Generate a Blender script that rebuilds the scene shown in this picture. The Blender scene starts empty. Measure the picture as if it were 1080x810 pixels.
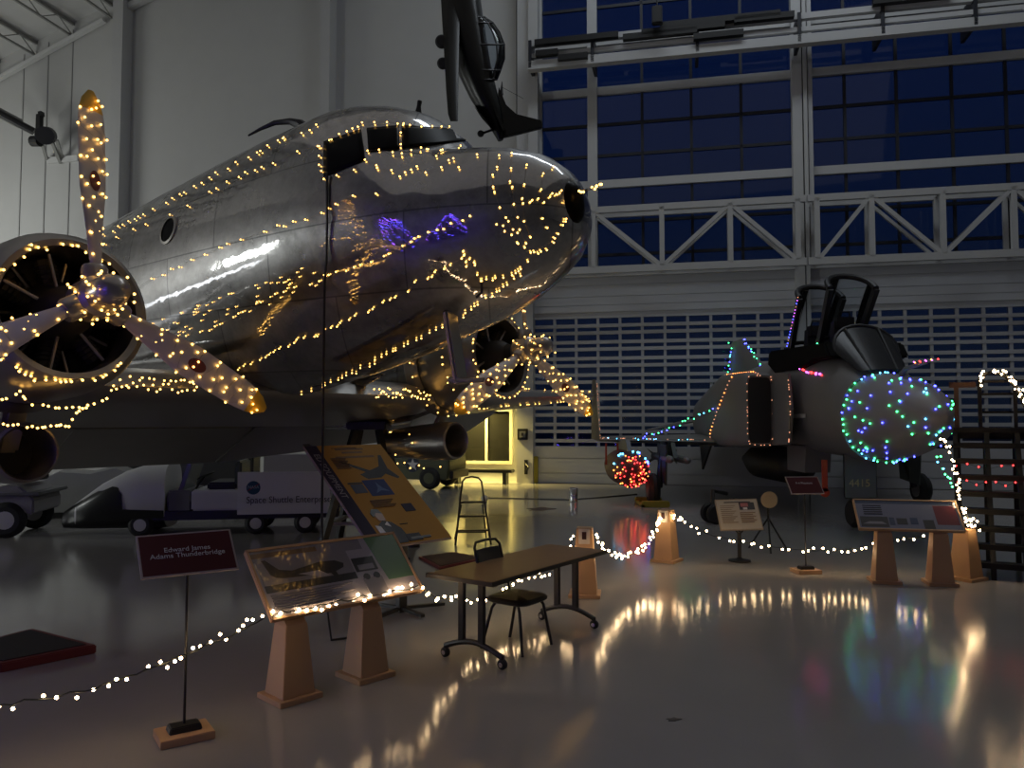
import bpy, bmesh, math, random
from math import sin, cos, pi, radians, sqrt, atan2
from mathutils import Vector, Matrix
from mathutils.bvhtree import BVHTree
random.seed(7)
SC = bpy.context.scene
COL = SC.collection
V = Vector

# ------------------------------------------------------------------ camera numbers (frame taken as 1080 x 810)
FPX, CAMH, HORIZ = 820.0, 2.0, 445.0
PITCH = math.atan((HORIZ-405)/FPX)
CP, SP = cos(PITCH), sin(PITCH)
CAM = V((0, 0, CAMH))
def ray(px, py):
    a, b = (px-540)/FPX, (405-py)/FPX
    return V((a, CP-b*SP, SP+b*CP))
def WP(px, py, Y):            # point seen at (px, py) whose depth along +Y is Y
    r = ray(px, py); return CAM + r*(Y/r.y)
def FL(px, py, z=0.0):        # point seen at (px, py) at height z
    r = ray(px, py); return CAM + r*((z-CAMH)/r.z)

# ------------------------------------------------------------------ materials
MATS = {}
def mat(name, col, rough=.5, metal=0.0, emit=None, es=0.0, noise=0.0, nscale=4.0, bump=0.0, spec=.5, rvar=0.0, trans=0.0, alpha=1.0, coat=0.0):
    if name in MATS: return MATS[name]
    m = bpy.data.materials.new(name); m.use_nodes = True
    nt = m.node_tree; b = nt.nodes['Principled BSDF']
    b.inputs['Base Color'].default_value = (*col, 1)
    b.inputs['Roughness'].default_value = rough
    b.inputs['Metallic'].default_value = metal
    b.inputs['Specular IOR Level'].default_value = spec
    b.inputs['Transmission Weight'].default_value = trans
    b.inputs['Alpha'].default_value = alpha
    b.inputs['Coat Weight'].default_value = coat
    if emit:
        b.inputs['Emission Color'].default_value = (*emit, 1); b.inputs['Emission Strength'].default_value = es
    if noise or bump or rvar:
        tc = nt.nodes.new('ShaderNodeTexCoord'); n = nt.nodes.new('ShaderNodeTexNoise')
        n.inputs['Scale'].default_value = nscale; n.inputs['Detail'].default_value = 5
        nt.links.new(tc.outputs['Object'], n.inputs['Vector'])
        if noise:
            r = nt.nodes.new('ShaderNodeMapRange')
            r.inputs['To Min'].default_value = 1-noise; r.inputs['To Max'].default_value = 1+noise
            mx = nt.nodes.new('ShaderNodeMix'); mx.data_type = 'RGBA'; mx.blend_type = 'MULTIPLY'; mx.inputs[0].default_value = 1
            mx.inputs[6].default_value = (*col, 1)
            nt.links.new(n.outputs['Fac'], r.inputs['Value']); nt.links.new(r.outputs['Result'], mx.inputs[7])
            nt.links.new(mx.outputs[2], b.inputs['Base Color'])
        if rvar:
            r2 = nt.nodes.new('ShaderNodeMapRange')
            r2.inputs['To Min'].default_value = max(.02, rough-rvar); r2.inputs['To Max'].default_value = rough+rvar
            nt.links.new(n.outputs['Fac'], r2.inputs['Value']); nt.links.new(r2.outputs['Result'], b.inputs['Roughness'])
        if bump:
            bp = nt.nodes.new('ShaderNodeBump'); bp.inputs['Strength'].default_value = bump; bp.inputs['Distance'].default_value = .02
            nt.links.new(n.outputs['Fac'], bp.inputs['Height']); nt.links.new(bp.outputs['Normal'], b.inputs['Normal'])
    MATS[name] = m
    return m

# ------------------------------------------------------------------ things
TM = {}
def thing(name, label, cat, loc=(0, 0, 0), rotz=0.0, group=None, M=None):
    o = bpy.data.objects.new(name, None); COL.objects.link(o); o.empty_display_size = .2
    m = M if M is not None else Matrix.Translation(V(loc)) @ Matrix.Rotation(rotz, 4, 'Z')
    o.matrix_world = m; TM[o] = m.copy()
    o['label'] = label; o['category'] = cat
    if group: o['group'] = group
    return o
def tag(o, label, cat, group=None):
    o['label'] = label; o['category'] = cat
    if group: o['group'] = group
    return o
def structure(o):
    o['kind'] = 'structure'; return o
def frame(o, x, y=None, z=None):   # matrix from origin and axes
    x = V(x).normalized()
    if z is None: z = x.cross(V(y)).normalized(); y = z.cross(x)
    elif y is None: y = V(z).cross(x).normalized(); z = x.cross(y)
    m = Matrix((x, y, z)).transposed().to_4x4(); m.translation = V(o)
    return m

# ------------------------------------------------------------------ mesh builder: shapes in the frame M end up in world space
class MB:
    def __init__(s, M=None): s.v = []; s.f = []; s.mi = []; s.M = M or Matrix()
    def add(s, vs, fs, mi=0):
        n = len(s.v); s.v += [s.M @ V(p) for p in vs]
        for f in fs: s.f.append(tuple(i+n for i in f)); s.mi.append(mi)
        return s
    def box(s, c, d, R=None, mi=0, top=1.0, topy=None):
        topy = top if topy is None else topy
        c = V(c); h = V(d)/2; vs = []
        for z in (-1, 1):
            kx, ky = (top, topy) if z > 0 else (1, 1)
            for x, y in ((-1, -1), (1, -1), (1, 1), (-1, 1)):
                p = V((x*h.x*kx, y*h.y*ky, z*h.z))
                if R: p = R @ p
                vs.append(c+p)
        return s.add(vs, [(3, 2, 1, 0), (4, 5, 6, 7), (0, 1, 5, 4), (1, 2, 6, 5), (2, 3, 7, 6), (3, 0, 4, 7)], mi)
    def bb(s, a, b, mi=0):  # box from corner to corner
        a = V(a); b = V(b); return s.box((a+b)/2, (abs(b.x-a.x), abs(b.y-a.y), abs(b.z-a.z)), None, mi)
    def bar(s, p, q, w, h=None, up=(0, 0, 1), mi=0):
        p = V(p); q = V(q); h = h or w; x = (q-p).normalized(); up = V(up)
        if abs(x.dot(up)) > .98: up = V((0, 1, 0))
        y = up.cross(x).normalized(); z = x.cross(y)
        R = Matrix((x, y, z)).transposed()
        return s.box((p+q)/2, ((q-p).length, w, h), R, mi)
    def tube(s, pts, r, n=8, closed=False, cap=True, mi=0):
        pts = [V(p) for p in pts]; N = len(pts); rs = r if isinstance(r, (list, tuple)) else [r]*N
        t0 = (pts[1]-pts[0]).normalized(); ref = V((0, 0, 1)) if abs(t0.z) < .9 else V((1, 0, 0))
        a = t0.cross(ref).normalized(); vs = []
        for i, p in enumerate(pts):
            if closed: t = pts[(i+1) % N]-pts[i-1]
            else: t = pts[min(i+1, N-1)]-pts[max(i-1, 0)]
            if t.length < 1e-9: t = t0
            t = t.normalized(); a = (a-t*a.dot(t))
            a = a.normalized() if a.length > 1e-6 else t.orthogonal().normalized()
            b = t.cross(a)
            vs += [p+(a*cos(2*pi*k/n)+b*sin(2*pi*k/n))*rs[i] for k in range(n)]
        fs = []
        for i in range(N if closed else N-1):
            j = (i+1) % N
            for k in range(n):
                l = (k+1) % n; fs.append((i*n+k, i*n+l, j*n+l, j*n+k))
        if cap and not closed: fs += [tuple(reversed(range(n))), tuple(range((N-1)*n, N*n))]
        return s.add(vs, fs, mi)
    def cyl(s, p, q, r, r2=None, n=20, mi=0): return s.tube([p, q], [r, r if r2 is None else r2], n, mi=mi)
    def lathe(s, prof, n=32, o=(0, 0, 0), ax=(0, 0, 1), cap=True, mi=0):  # prof: (radius, height) along ax
        o = V(o); ax = V(ax).normalized(); a = ax.orthogonal().normalized(); b = ax.cross(a); vs = []
        for r, h in prof: vs += [o+ax*h+(a*cos(2*pi*k/n)+b*sin(2*pi*k/n))*r for k in range(n)]
        fs = []
        for i in range(len(prof)-1):
            for k in range(n):
                l = (k+1) % n; fs.append((i*n+k, i*n+l, (i+1)*n+l, (i+1)*n+k))
        if cap: fs += [tuple(reversed(range(n))), tuple(range((len(prof)-1)*n, len(prof)*n))]
        return s.add(vs, fs, mi)
    def loft(s, rings, cap=True, closed=True, mi=0):
        n = len(rings[0]); vs = [p for r in rings for p in r]; fs = []
        for i in range(len(rings)-1):
            for k in range(n if closed else n-1):
                l = (k+1) % n; fs.append((i*n+k, i*n+l, (i+1)*n+l, (i+1)*n+k))
        if cap and closed: fs += [tuple(reversed(range(n))), tuple(range((len(rings)-1)*n, len(rings)*n))]
        return s.add(vs, fs, mi)
    def prism(s, poly, o, ux, uy, d, mi=0):  # polygon in the plane o+ux,uy pulled along ux x uy by d (list (d0,d1) allowed)
        o = V(o); ux = V(ux).normalized(); uy = V(uy).normalized(); w = ux.cross(uy)
        d0, d1 = d if isinstance(d, (tuple, list)) else (0, d)
        n = len(poly); vs = [o+ux*x+uy*y+w*d0 for x, y in poly]+[o+ux*x+uy*y+w*d1 for x, y in poly]
        fs = [tuple(reversed(range(n))), tuple(range(n, 2*n))]+[(i, (i+1) % n, n+(i+1) % n, n+i) for i in range(n)]
        return s.add(vs, fs, mi)
    def ball(s, c, r, n=12, m=8, mi=0, sc=(1, 1, 1)):
        c = V(c); rings = []
        vs = [c+V((0, 0, -r*sc[2]))]
        for i in range(1, m):
            th = -pi/2+pi*i/m
            vs += [c+V((r*cos(th)*cos(2*pi*k/n)*sc[0], r*cos(th)*sin(2*pi*k/n)*sc[1], r*sin(th)*sc[2])) for k in range(n)]
        vs.append(c+V((0, 0, r*sc[2]))); T = len(vs)-1; fs = []
        for k in range(n):
            l = (k+1) % n; fs.append((0, 1+l, 1+k)); b = 1+(m-2)*n; fs.append((b+k, b+l, T))
        for i in range(m-2):
            for k in range(n):
                l = (k+1) % n; fs.append((1+i*n+k, 1+i*n+l, 1+(i+1)*n+l, 1+(i+1)*n+k))
        return s.add(vs, fs, mi)
    def wheel(s, c, ax, r, w, mi=0, n=28):
        k = min(w*.35, r*.3)
        return s.lathe([(r*.55, -w/2), (r-k, -w/2), (r, -w/2+k), (r, w/2-k), (r-k, w/2), (r*.55, w/2)], n, c, ax, True, mi)
    def bvh(s): return BVHTree.FromPolygons(s.v, s.f)
    def build(s, name, m, parent=None, smooth=False, bevel=0.0, kind=None):
        I = TM[parent].inverted() if parent else Matrix()
        me = bpy.data.meshes.new(name)
        if parent is None and s.v:       # a thing of one mesh: origin at its base
            lo = V([min(p[i] for p in s.v) for i in range(3)]); hi = V([max(p[i] for p in s.v) for i in range(3)])
            c = V(((lo.x+hi.x)/2, (lo.y+hi.y)/2, lo.z)); I = Matrix.Translation(-c)
        me.from_pydata([I @ p for p in s.v], [], s.f); me.update()
        ms = m if isinstance(m, (list, tuple)) else [m]
        for x in ms: me.materials.append(x)
        if len(ms) > 1: me.polygons.foreach_set('material_index', s.mi)
        bm = bmesh.new(); bm.from_mesh(me); bmesh.ops.recalc_face_normals(bm, faces=bm.faces)
        if bevel:
            bmesh.ops.bevel(bm, geom=[e for e in bm.edges if len(e.link_faces) == 2 and e.calc_face_angle(0) > .6], offset=bevel, segments=2, affect='EDGES', clamp_overlap=True)
        bm.to_mesh(me); bm.free()
        if smooth:
            me.polygons.foreach_set('use_smooth', [True]*len(me.polygons))
            try: me.set_sharp_from_angle(angle=radians(40))
            except Exception: pass
        o = bpy.data.objects.new(name, me); COL.objects.link(o)
        if parent: o.parent = parent; TM[o] = TM[parent]
        else: o.location = c; TM[o] = Matrix.Translation(c)
        if kind: o['kind'] = kind
        return o

def lettering(parent, text, M, size, m, align='CENTER', name='lettering', sx=1.0):
    c = bpy.data.curves.new(name, 'FONT'); c.body = text; c.size = size; c.align_x = align; c.align_y = 'CENTER'; c.extrude = .0008
    c.materials.append(m); o = bpy.data.objects.new(name, c); COL.objects.link(o)
    me = bpy.data.meshes.new_from_object(o); bpy.data.objects.remove(o); me.name = name
    me.transform(TM[parent].inverted() @ M @ Matrix.Diagonal((sx, 1, 1, 1)))
    o = bpy.data.objects.new(name, me); COL.objects.link(o); o.parent = parent; TM[o] = TM[parent]
    return o
def arc(c, r, a0, a1, n, ux, uy):
    c = V(c); ux = V(ux); uy = V(uy)
    return [c+ux*(r*cos(a0+(a1-a0)*i/n))+uy*(r*sin(a0+(a1-a0)*i/n)) for i in range(n+1)]
def lerp(a, b, t): return a+(b-a)*t

# ------------------------------------------------------------------ strings of lights
BULB = {}
def bulb_mesh(m, r):
    k = (m.name, round(r, 4))
    if k not in BULB:
        me = bpy.data.meshes.new('bulb'); bm = bmesh.new()
        bmesh.ops.create_icosphere(bm, subdivisions=1, radius=r); bm.to_mesh(me); bm.free(); me.materials.append(m)
        BULB[k] = me
    return BULB[k]
def garland(label, pts, mats, r, cord_mat, group='strings of lights', cords=None, cr=.003, category='string lights'):
    if len(pts) < 2: return None
    mats = mats if isinstance(mats, list) else [mats]
    t = thing('string_lights', label, category, pts[0], 0, group)
    cb = MB()
    for c in (cords if cords is not None else [pts]):
        if len(c) > 1: cb.tube(c, cr, 4)
    if cb.v: cb.build('cord', cord_mat, t)
    I = TM[t].inverted()
    protos = {}
    for i, p in enumerate(pts):
        m = random.choice(mats)
        if m not in protos:
            o = bpy.data.objects.new('bulb', bulb_mesh(m, r)); protos[m] = o
        else: o = protos[m].copy()
        COL.objects.link(o); o.parent = t; o.location = I @ p
    return t
def along(px, step, jit=0.0, var=(.45, .8, 1.0, 1.15, 1.6)):      # points along a polyline with a spacing (any dimension)
    px = [V(p) for p in px]; out = []; left = 0.0
    for a, b in zip(px, px[1:]):
        L = (b-a).length; d = left
        while d < L:
            p = a+(b-a)*(d/L)
            out.append(p+V([random.uniform(-jit, jit) for _ in p])); d += step*random.choice(var)
        left = d-L
    return out
def cast(bvh, px, py, off=.015):
    r = ray(px, py).normalized(); h, n, i, d = bvh.ray_cast(CAM, r)
    if h is None: return None
    if n.dot(r) > 0: n = -n
    return h+n*off
def draped(bvh, pxs, step, jit=1.2, off=.015):
    out = []
    for p in along(pxs, step, jit):
        h = cast(bvh, p.x, p.y, off)
        if h is not None: out.append(h)
    return out
# ================================================================== materials used widely
M_floor = None
def floor_material():
    m = bpy.data.materials.new('polished_concrete'); m.use_nodes = True; nt = m.node_tree; b = nt.nodes['Principled BSDF']
    tc = nt.nodes.new('ShaderNodeTexCoord')
    n1 = nt.nodes.new('ShaderNodeTexNoise'); n1.inputs['Scale'].default_value = .35; n1.inputs['Detail'].default_value = 6
    n2 = nt.nodes.new('ShaderNodeTexNoise'); n2.inputs['Scale'].default_value = 14; n2.inputs['Detail'].default_value = 4
    for n in (n1, n2): nt.links.new(tc.outputs['Object'], n.inputs['Vector'])
    cr = nt.nodes.new('ShaderNodeValToRGB'); cr.color_ramp.elements[0].position = .3; cr.color_ramp.elements[1].position = .7
    cr.color_ramp.elements[0].color = (.30, .285, .265, 1); cr.color_ramp.elements[1].color = (.36, .345, .325, 1)
    nt.links.new(n1.outputs['Fac'], cr.inputs['Fac']); nt.links.new(cr.outputs['Color'], b.inputs['Base Color'])
    mr = nt.nodes.new('ShaderNodeMapRange'); mr.inputs['To Min'].default_value = .09; mr.inputs['To Max'].default_value = .17
    nt.links.new(n2.outputs['Fac'], mr.inputs['Value']); nt.links.new(mr.outputs['Result'], b.inputs['Roughness'])
    bp = nt.nodes.new('ShaderNodeBump'); bp.inputs['Strength'].default_value = .03; bp.inputs['Distance'].default_value = .02
    nt.links.new(n2.outputs['Fac'], bp.inputs['Height']); nt.links.new(bp.outputs['Normal'], b.inputs['Normal'])
    b.inputs['Specular IOR Level'].default_value = .42
    return m
M_floor = floor_material()
M_wall = mat('painted_wall', (.52, .52, .50), .75, noise=.04, nscale=1.5)
M_white = mat('white_steel', (.50, .50, .49), .5, noise=.05, nscale=3)
M_slat = mat('door_slat', (.52, .53, .55), .55)
M_dark = mat('black_steel', (.012, .012, .012), .45)
M_munt = mat('dark_muntin', (.012, .014, .022), .5)
M_roof = mat('roof_deck', (.62, .62, .60), .8, noise=.06, nscale=2)
M_beam = mat('roof_joist', (.30, .30, .28), .6)
M_rubber = mat('black_rubber', (.015, .015, .015), .7)
M_chrome = mat('chrome', (.7, .7, .7), .2, 1)
M_wood = mat('maple_wood', (.52, .32, .17), .45, noise=.12, nscale=3)
M_cord = mat('dark_cord', (.01, .015, .01), .6)
M_wire = mat('pale_wire', (.25, .2, .12), .5)
def glass_material():
    m = bpy.data.materials.new('window_glass'); m.use_nodes = True; nt = m.node_tree; nt.nodes.clear()
    o = nt.nodes.new('ShaderNodeOutputMaterial'); t = nt.nodes.new('ShaderNodeBsdfTransparent'); g = nt.nodes.new('ShaderNodeBsdfGlossy')
    t.inputs['Color'].default_value = (.75, .8, .85, 1); g.inputs['Roughness'].default_value = .03
    fr = nt.nodes.new('ShaderNodeFresnel'); fr.inputs['IOR'].default_value = 1.45
    mx = nt.nodes.new('ShaderNodeMixShader'); nt.links.new(fr.outputs['Fac'], mx.inputs['Fac'])
    nt.links.new(t.outputs['BSDF'], mx.inputs[1]); nt.links.new(g.outputs['BSDF'], mx.inputs[2]); nt.links.new(mx.outputs['Shader'], o.inputs['Surface'])
    return m
M_glass = glass_material()

# ================================================================== hangar shell: wall frame (u along the door, w towards the camera, z up)
ANG = math.atan(175/FPX); NV = V((sin(ANG), cos(ANG), 0)); TV = V((cos(ANG), -sin(ANG), 0)); DIST = 25.5
WM = frame(NV*DIST, TV, z=(0, 0, 1)) if False else Matrix.Translation(NV*DIST) @ Matrix((TV, -NV, V((0, 0, 1)))).transposed().to_4x4()
def wall_uz(px, py, off=0.0):
    r = ray(px, py); k = (DIST-off)/(r.dot(NV)); P = CAM+r*k
    return P.dot(TV), P.z
def U(px, off=0.0, py=440): return wall_uz(px, py, off)[0]
def Z(py, off=0.0, px=700): return wall_uz(px, py, off)[1]
def WQ(u, w, z): return WM @ V((u, w, z))
UL, UR, WNEAR = -31.0, 24.0, 44.0
structure(MB(WM).bb((UL-1, -.5, -.3), (UR+1, WNEAR+1, 0)).build('floor', M_floor))
structure(MB(WM).bb((-90, -120, -.36), (90, -.52, -.06)).build('ground', mat('asphalt', (.03, .03, .035), .8)))
uj = U(562)                                   # edge of the hangar door
HW = 30.0
structure(MB(WM).bb((UL, -.4, 0), (uj, 0, HW)).build('wall_back', M_wall))
structure(MB(WM).bb((UL-.4, -.4, 0), (UL, WNEAR, HW)).build('wall_left', M_wall))
structure(MB(WM).bb((UR, -.4, 0), (UR+.4, WNEAR, HW)).build('wall_right', M_wall))
structure(MB(WM).bb((UL, WNEAR, 0), (UR, WNEAR+.4, HW)).build('wall_front', M_wall))
# pilasters
def pilaster(name, p0, p1, depth, z1=HW):
    structure(MB(WM).bb((U(p0, depth), 0, 0), (U(p1, depth), depth, z1)).build(name, M_white))
pilaster('trim_1', 545, 562, .55)
pilaster('trim_2', 108, 119, .55)
pilaster('trim_3', 333, 343, .55)
# roof line rising to the right, roof deck and joists running towards the camera
ua, za = wall_uz(0, 63); ub, zb = wall_uz(125, 0); SL = (zb-za)/(ub-ua)
def roof_z(u): return za+SL*(u-ua) if u < 3 else za+SL*(3-ua)-SL*(u-3)
rf = MB(WM)
for a, b in ((UL-1, 3), (3, UR+1)):
    rf.add([(a, -.5, roof_z(a)), (b, -.5, roof_z(b)), (b, WNEAR+1, roof_z(b)), (a, WNEAR+1, roof_z(a)),
            (a, -.5, roof_z(a)+.2), (b, -.5, roof_z(b)+.2), (b, WNEAR+1, roof_z(b)+.2), (a, WNEAR+1, roof_z(a)+.2)],
           [(0, 1, 2, 3), (7, 6, 5, 4), (0, 4, 5, 1), (1, 5, 6, 2), (2, 6, 7, 3), (3, 7, 4, 0)])
structure(rf.build('ceiling', M_roof))
for i in range(14):
    u = UL+1.2+i*1.7
    b = MB(WM)
    b.bb((u-.05, 0, roof_z(u)-.14), (u+.05, 16, roof_z(u)-.02)); b.bb((u-.04, 0, roof_z(u)-.62), (u+.04, 16, roof_z(u)-.54))
    for k in range(20):
        w = k*.8; a, c = (.1, .58) if k % 2 else (.58, .1)
        b.bar((u, w, roof_z(u)-a), (u, w+.8, roof_z(u)-c), .035)
    structure(b.build('beam', M_beam))
# girt along the roof line, and a raking girder at the wall
u0, z0 = wall_uz(-20, 91, .3); u1, z1 = wall_uz(108, 20, .3)
structure(MB(WM).bar((u0, .2, z0), (u1, .2, z1), .14, .18, (0, 1, 0)).build('trim_4', M_roof))
u0, z0 = wall_uz(120, 13, .3); u1, z1 = wall_uz(152, -2, .3)
structure(MB(WM).bar((u0, .2, z0), (u1+2, .2, z1+2*SL), .2, .25, (0, 1, 0)).build('trim_5', M_white))
sm = MB(WM)
for px in (14, 40, 66):
    u = U(px); sm.bb((u-.02, 0, 3), (u+.02, .03, roof_z(u)-.3))
structure(sm.build('trim_6', mat('wall_seam', (.36, .36, .35), .7)))
# ---- the sliding hangar door in two leaves
DOOR_W = .25
zb0, zb1, zs1, zt0, zt1, ztop = 0.0, Z(471), Z(331), Z(284), Z(217), Z(-60)
pitch = (U(686)-U(597))/4.0 if False else .716
rows = Z(430)-Z(439.03)
def leaf(name, ua, ub, vthick, vthin, trusses, z_off):
    d = structure(bpy.data.objects.new(name, None)); COL.objects.link(d); TM[d] = Matrix.Translation(NV*DIST); d.matrix_world = TM[d]
    # bottom panel with horizontal creases
    p = MB(WM); zz = [0, Z(500)-0, Z(484), zb1]
    for a, b in zip(zz, zz[1:]): p.bb((ua, .02, a+.02), (ub, DOOR_W, b-.012))
    p.bb((ua, .04, .0), (ub, DOOR_W-.03, zb1))
    p.build('bottom_panel', M_slat, d)
    q = MB(WM); hs = [zs1+.08, Z(321), Z(312), Z(300), zt0]
    for a, b in zip(hs, hs[1:]): q.bb((ua, .02, a+.01), (ub, DOOR_W, b-.01))
    q.bb((ua, .04, hs[0]), (ub, DOOR_W-.03, zt0)); q.build('upper_panel', M_slat, d)
    # open slats: thick and thin gaps in turn, with mullions
    s = MB(WM); z = zb1; i = 0; H = rows*2
    bars = []
    n = int(round((zs1-zb1)/(H/2)))
    st = (zs1-zb1)/n
    z = zb1; k = 0; sc = (zs1-zb1)/(round((zs1-zb1)/.565)*.565)
    while z < zs1-.05:
        z += (.125, .205)[k % 2]*sc; s.bb((ua, .06, z), (ub, .2, z+.118*sc)); z += .118*sc; k += 1
    s.bb((ua, .06, zs1), (ub, .2, zs1+.1))
    u = ua
    while u < ub+.01:
        s.bb((u-.045, .04, zb1), (u+.045, .18, zs1)); u += pitch
    s.bb((ub-.08, .04, zb1), (ub, .2, zs1))
    s.build('slat_grille', M_slat, d)
    # truss, two planes
    for off, nm in ((.95, 'front_truss'), (.35, 'rear_truss')):
        t = MB(WM); w = .15 if off > .5 else .12
        lo, hi = Z(280, .95), Z(218, .95)
        t.bb((ua, off-w/2, lo-.17), (ub, off+w/2, lo+.05)); t.bb((ua, off-w/2, hi-.1), (ub, off+w/2, hi+.1))
        for k, ux in enumerate(trusses):
            t.bb((ux-w/2, off-w/2, lo), (ux+w/2, off+w/2, hi))
        for k in range(len(trusses)-1):
            a, b = trusses[k], trusses[k+1]
            if (k+z_off) % 2: t.bar((a+.08, off, lo+.05), (b-.08, off, hi-.1), w*.8, w*.8, (0, 1, 0))
            else: t.bar((a+.08, off, hi-.1), (b-.08, off, lo+.05), w*.8, w*.8, (0, 1, 0))
        if off > .5:
            for ux in trusses:
                t.bar((ux, .35, hi), (ux, .95, hi), .08); t.bar((ux, .35, lo), (ux, .95, lo), .08)
        t.build(nm, M_white, d)
    f = MB(WM)
    for py in (-30, 40, 92.5, 192):
        f.bb((ua, .02, Z(py)-.13), (ub, .2, Z(py)+.13))
    for ux in vthick: f.bb((ux-.16, 0, zt0), (ux+.16, .24, ztop))
    f.build('window_frame', M_white, d)
    g = MB(WM)
    for py in (2, 61, 128, 161, 232, 267): g.bb((ua, .05, Z(py)-.05), (ub, .12, Z(py)+.05))
    for ux in vthin: g.bb((ux-.045, .05, zt0), (ux+.045, .12, ztop))
    g.build('muntin', M_munt, d)
    MB(WM).bb((ua, .06, zt0-.1), (ub, .075, ztop)).build('upper_glass', M_glass, d)
    MB(WM).bb((ua, .10, zb1-.02), (ub, .115, zs1+.1)).build('lower_glass', M_glass, d)
    return d
um = U(849)
tr1 = [U(x, .95) for x in (556, 627, 700, 773)]+[um-.25]
tr2 = [um+.3]+[U(x, .95) for x in (924, 1000, 1076, 1152)]
leaf('door_1', uj+.05, um-.03, [uj+.2, U(627)], [U(680), U(732.6), U(786)], tr1, 1)
leaf('door_2', um+.03, UR, [um+.2, U(1150)], [U(897), U(952.6), U(1012), U(1070), U(1128)], tr2, 1)
mp = MB(WM); mp.bb((um-.27, .05, 0), (um+.02, .42, ztop)); mp.bb((um+.05, .05, 0), (um+.16, .5, ztop)); mp.bb((um+.2, .05, zt0), (um+.32, .42, ztop))
structure(mp.build('trim_7', M_white))
structure(MB(WM).bb((um+.02, .3, 0), (um+.05, .44, ztop)).build('trim_8', M_dark))
structure(MB(WM).bb((uj-.02, .0, Z(290)), (uj+.3, .7, ztop)).build('trim_9', M_white))
structure(MB(WM).bb((uj, -.4, ztop-.3), (UR, .3, HW)).build('wall_header', M_wall))
# office window in the back wall
a, b = U(490), U(538); z0, z1 = Z(486, 0, 510), Z(434, 0, 510)
w = structure(bpy.data.objects.new('window_1', None)); COL.objects.link(w); TM[w] = Matrix.Translation(NV*DIST); w.matrix_world = TM[w]
f = MB(WM)
for (p, q, r_, s_) in ((a, b, z0-.1, z0), (a, b, z1, z1+.1), (a-.1, a, z0-.1, z1+.1), (b, b+.1, z0-.1, z1+.1), ((a+b)/2-.04, (a+b)/2+.04, z0, z1)):
    f.bb((p, 0, r_), (q, .12, s_))
f.build('window_frame', mat('cream_frame', (.55, .52, .42), .5), w)
MB(WM).bb((a, .02, z0), (b, .04, z1)).build('window_pane', mat('dark_pane', (.012, .012, .012), .08), w)

# added row of glowing panes out of view, put in for the airliner's white reflection
w = structure(bpy.data.objects.new('added_window_2', None)); COL.objects.link(w); TM[w] = Matrix.Translation(WQ(UL, 18, 0)); w.matrix_world = TM[w]
f = MB(WM)
for k in range(11): f.bb((UL, 6.95+2*k, 1.75), (UL+.12, 7.05+2*k, 2.5))
for z in (1.7, 2.5): f.bb((UL, 6.9, z), (UL+.12, 27.1, z+.1))
f.build('window_frame', M_white, w)
for k in range(10): MB(WM).bb((UL+.02, 7.05+2*k, 1.8), (UL+.05, 8.95+2*k, 2.5)).build('window_pane', mat('added_glow_pane', (.8, .8, .8), .4, emit=(.9, .95, 1), es=3), w)
# ---- things on the wall and overhead
t = thing('cable_tray', 'long grey overhead rails with black fittings crossing the tall hangar windows', 'overhead rail', WQ(U(760, 1.2), 1.2, Z(60, 1.2)))
for py, r in ((33, .09), (46, .07), (57, .14)):
    MB(WM).bb((U(558, 1.2), 1.2-r, Z(py, 1.2)-r), (UR-.3, 1.2+r, Z(py, 1.2)+r)).build('rail', M_white, t)
fx = MB(WM)
for p0, p1, py in ((565, 655, 33), (680, 770, 34), (700, 830, 28.5), (566, 590, 45), (590, 622, 52), (660, 740, 37), (736, 790, 44), (780, 845, 31),
                   (880, 955, 14), (960, 1060, 12), (930, 1015, 27), (1040, 1100, 22), (870, 905, 10)):
    u0, u1 = U(p0, 1.35), U(p1, 1.35); zz = Z(py, 1.35); sl = -.0
    MB(WM).bb((u0, 1.3, zz-.08), (u1, 1.5, zz+.10)).build('light_fitting', M_dark, t)
for px in (560, 627, 740, 850, 940, 1040):
    MB(WM).bb((U(px, 1.2)-.05, .2, Z(60, 1.2)), (U(px, 1.2)+.05, 1.34, Z(30, 1.2))).build('bracket', M_munt, t)
t = thing('hoist_hook', 'black hoist hook hanging on a chain high before the blue windows', 'hook', WQ(U(697, 1.8), 1.8, Z(25, 1.8)))
u, zz = U(697, 1.8), Z(25, 1.8)
MB(WM).tube([(u, 1.8, zz+.3), (u, 1.8, roof_z(u)-.05)], .025, 6).build('chain', M_dark, t)
MB(WM).bb((u-.16, 1.68, zz), (u+.16, 1.92, zz+.55)).build('hook_block', M_dark, t, bevel=.03)
# black pulley arm in front of the left wall
def LW(px, py, off): u, z = wall_uz(px, py, off); return V((u, off, z))
t = thing('pulley_arm', 'black pole with a pulley bracket fixed high on the pale wall beside the roof', 'pulley', WM @ LW(42, 147, .9))
MB(WM).tube([LW(-30, 104, 2.2), LW(36, 139, .9)], .14, 10).build('pole', M_dark, t)
MB(WM).tube([LW(-30, 104, 2.2), LW(22, 131, 1.0)], .2, 8).build('sleeve', M_beam, t)
MB(WM).cyl(LW(50, 143, .7), LW(47, 143, 1.2), .33, n=18).build('pulley_wheel', M_dark, t, True)
MB(WM).bar(LW(42, 121, .9), LW(41, 148, .9), .18, .18).bar(LW(42, 121, .9), LW(45, 120, .9), .18, .18).build('bracket', M_dark, t)
MB(WM).cyl(LW(34, 149, 1.0), LW(42, 149, 1.0), .2, n=12).build('motor', M_dark, t)
for a_, b_ in (((44, 150), (50, 170)), ((55, 150), (64, 172)), ((60, 148), (66, 168))):
    MB(WM).bar(LW(*a_, .9), LW(*b_, .05), .1, .1).build('brace', M_beam, t)
MB(WM).bb((U(43, .05), 0, Z(173, 0, 55)), (U(76, .05), .15, Z(171, 0, 55)+.15)).build('mounting_plate', M_roof, t)
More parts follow.
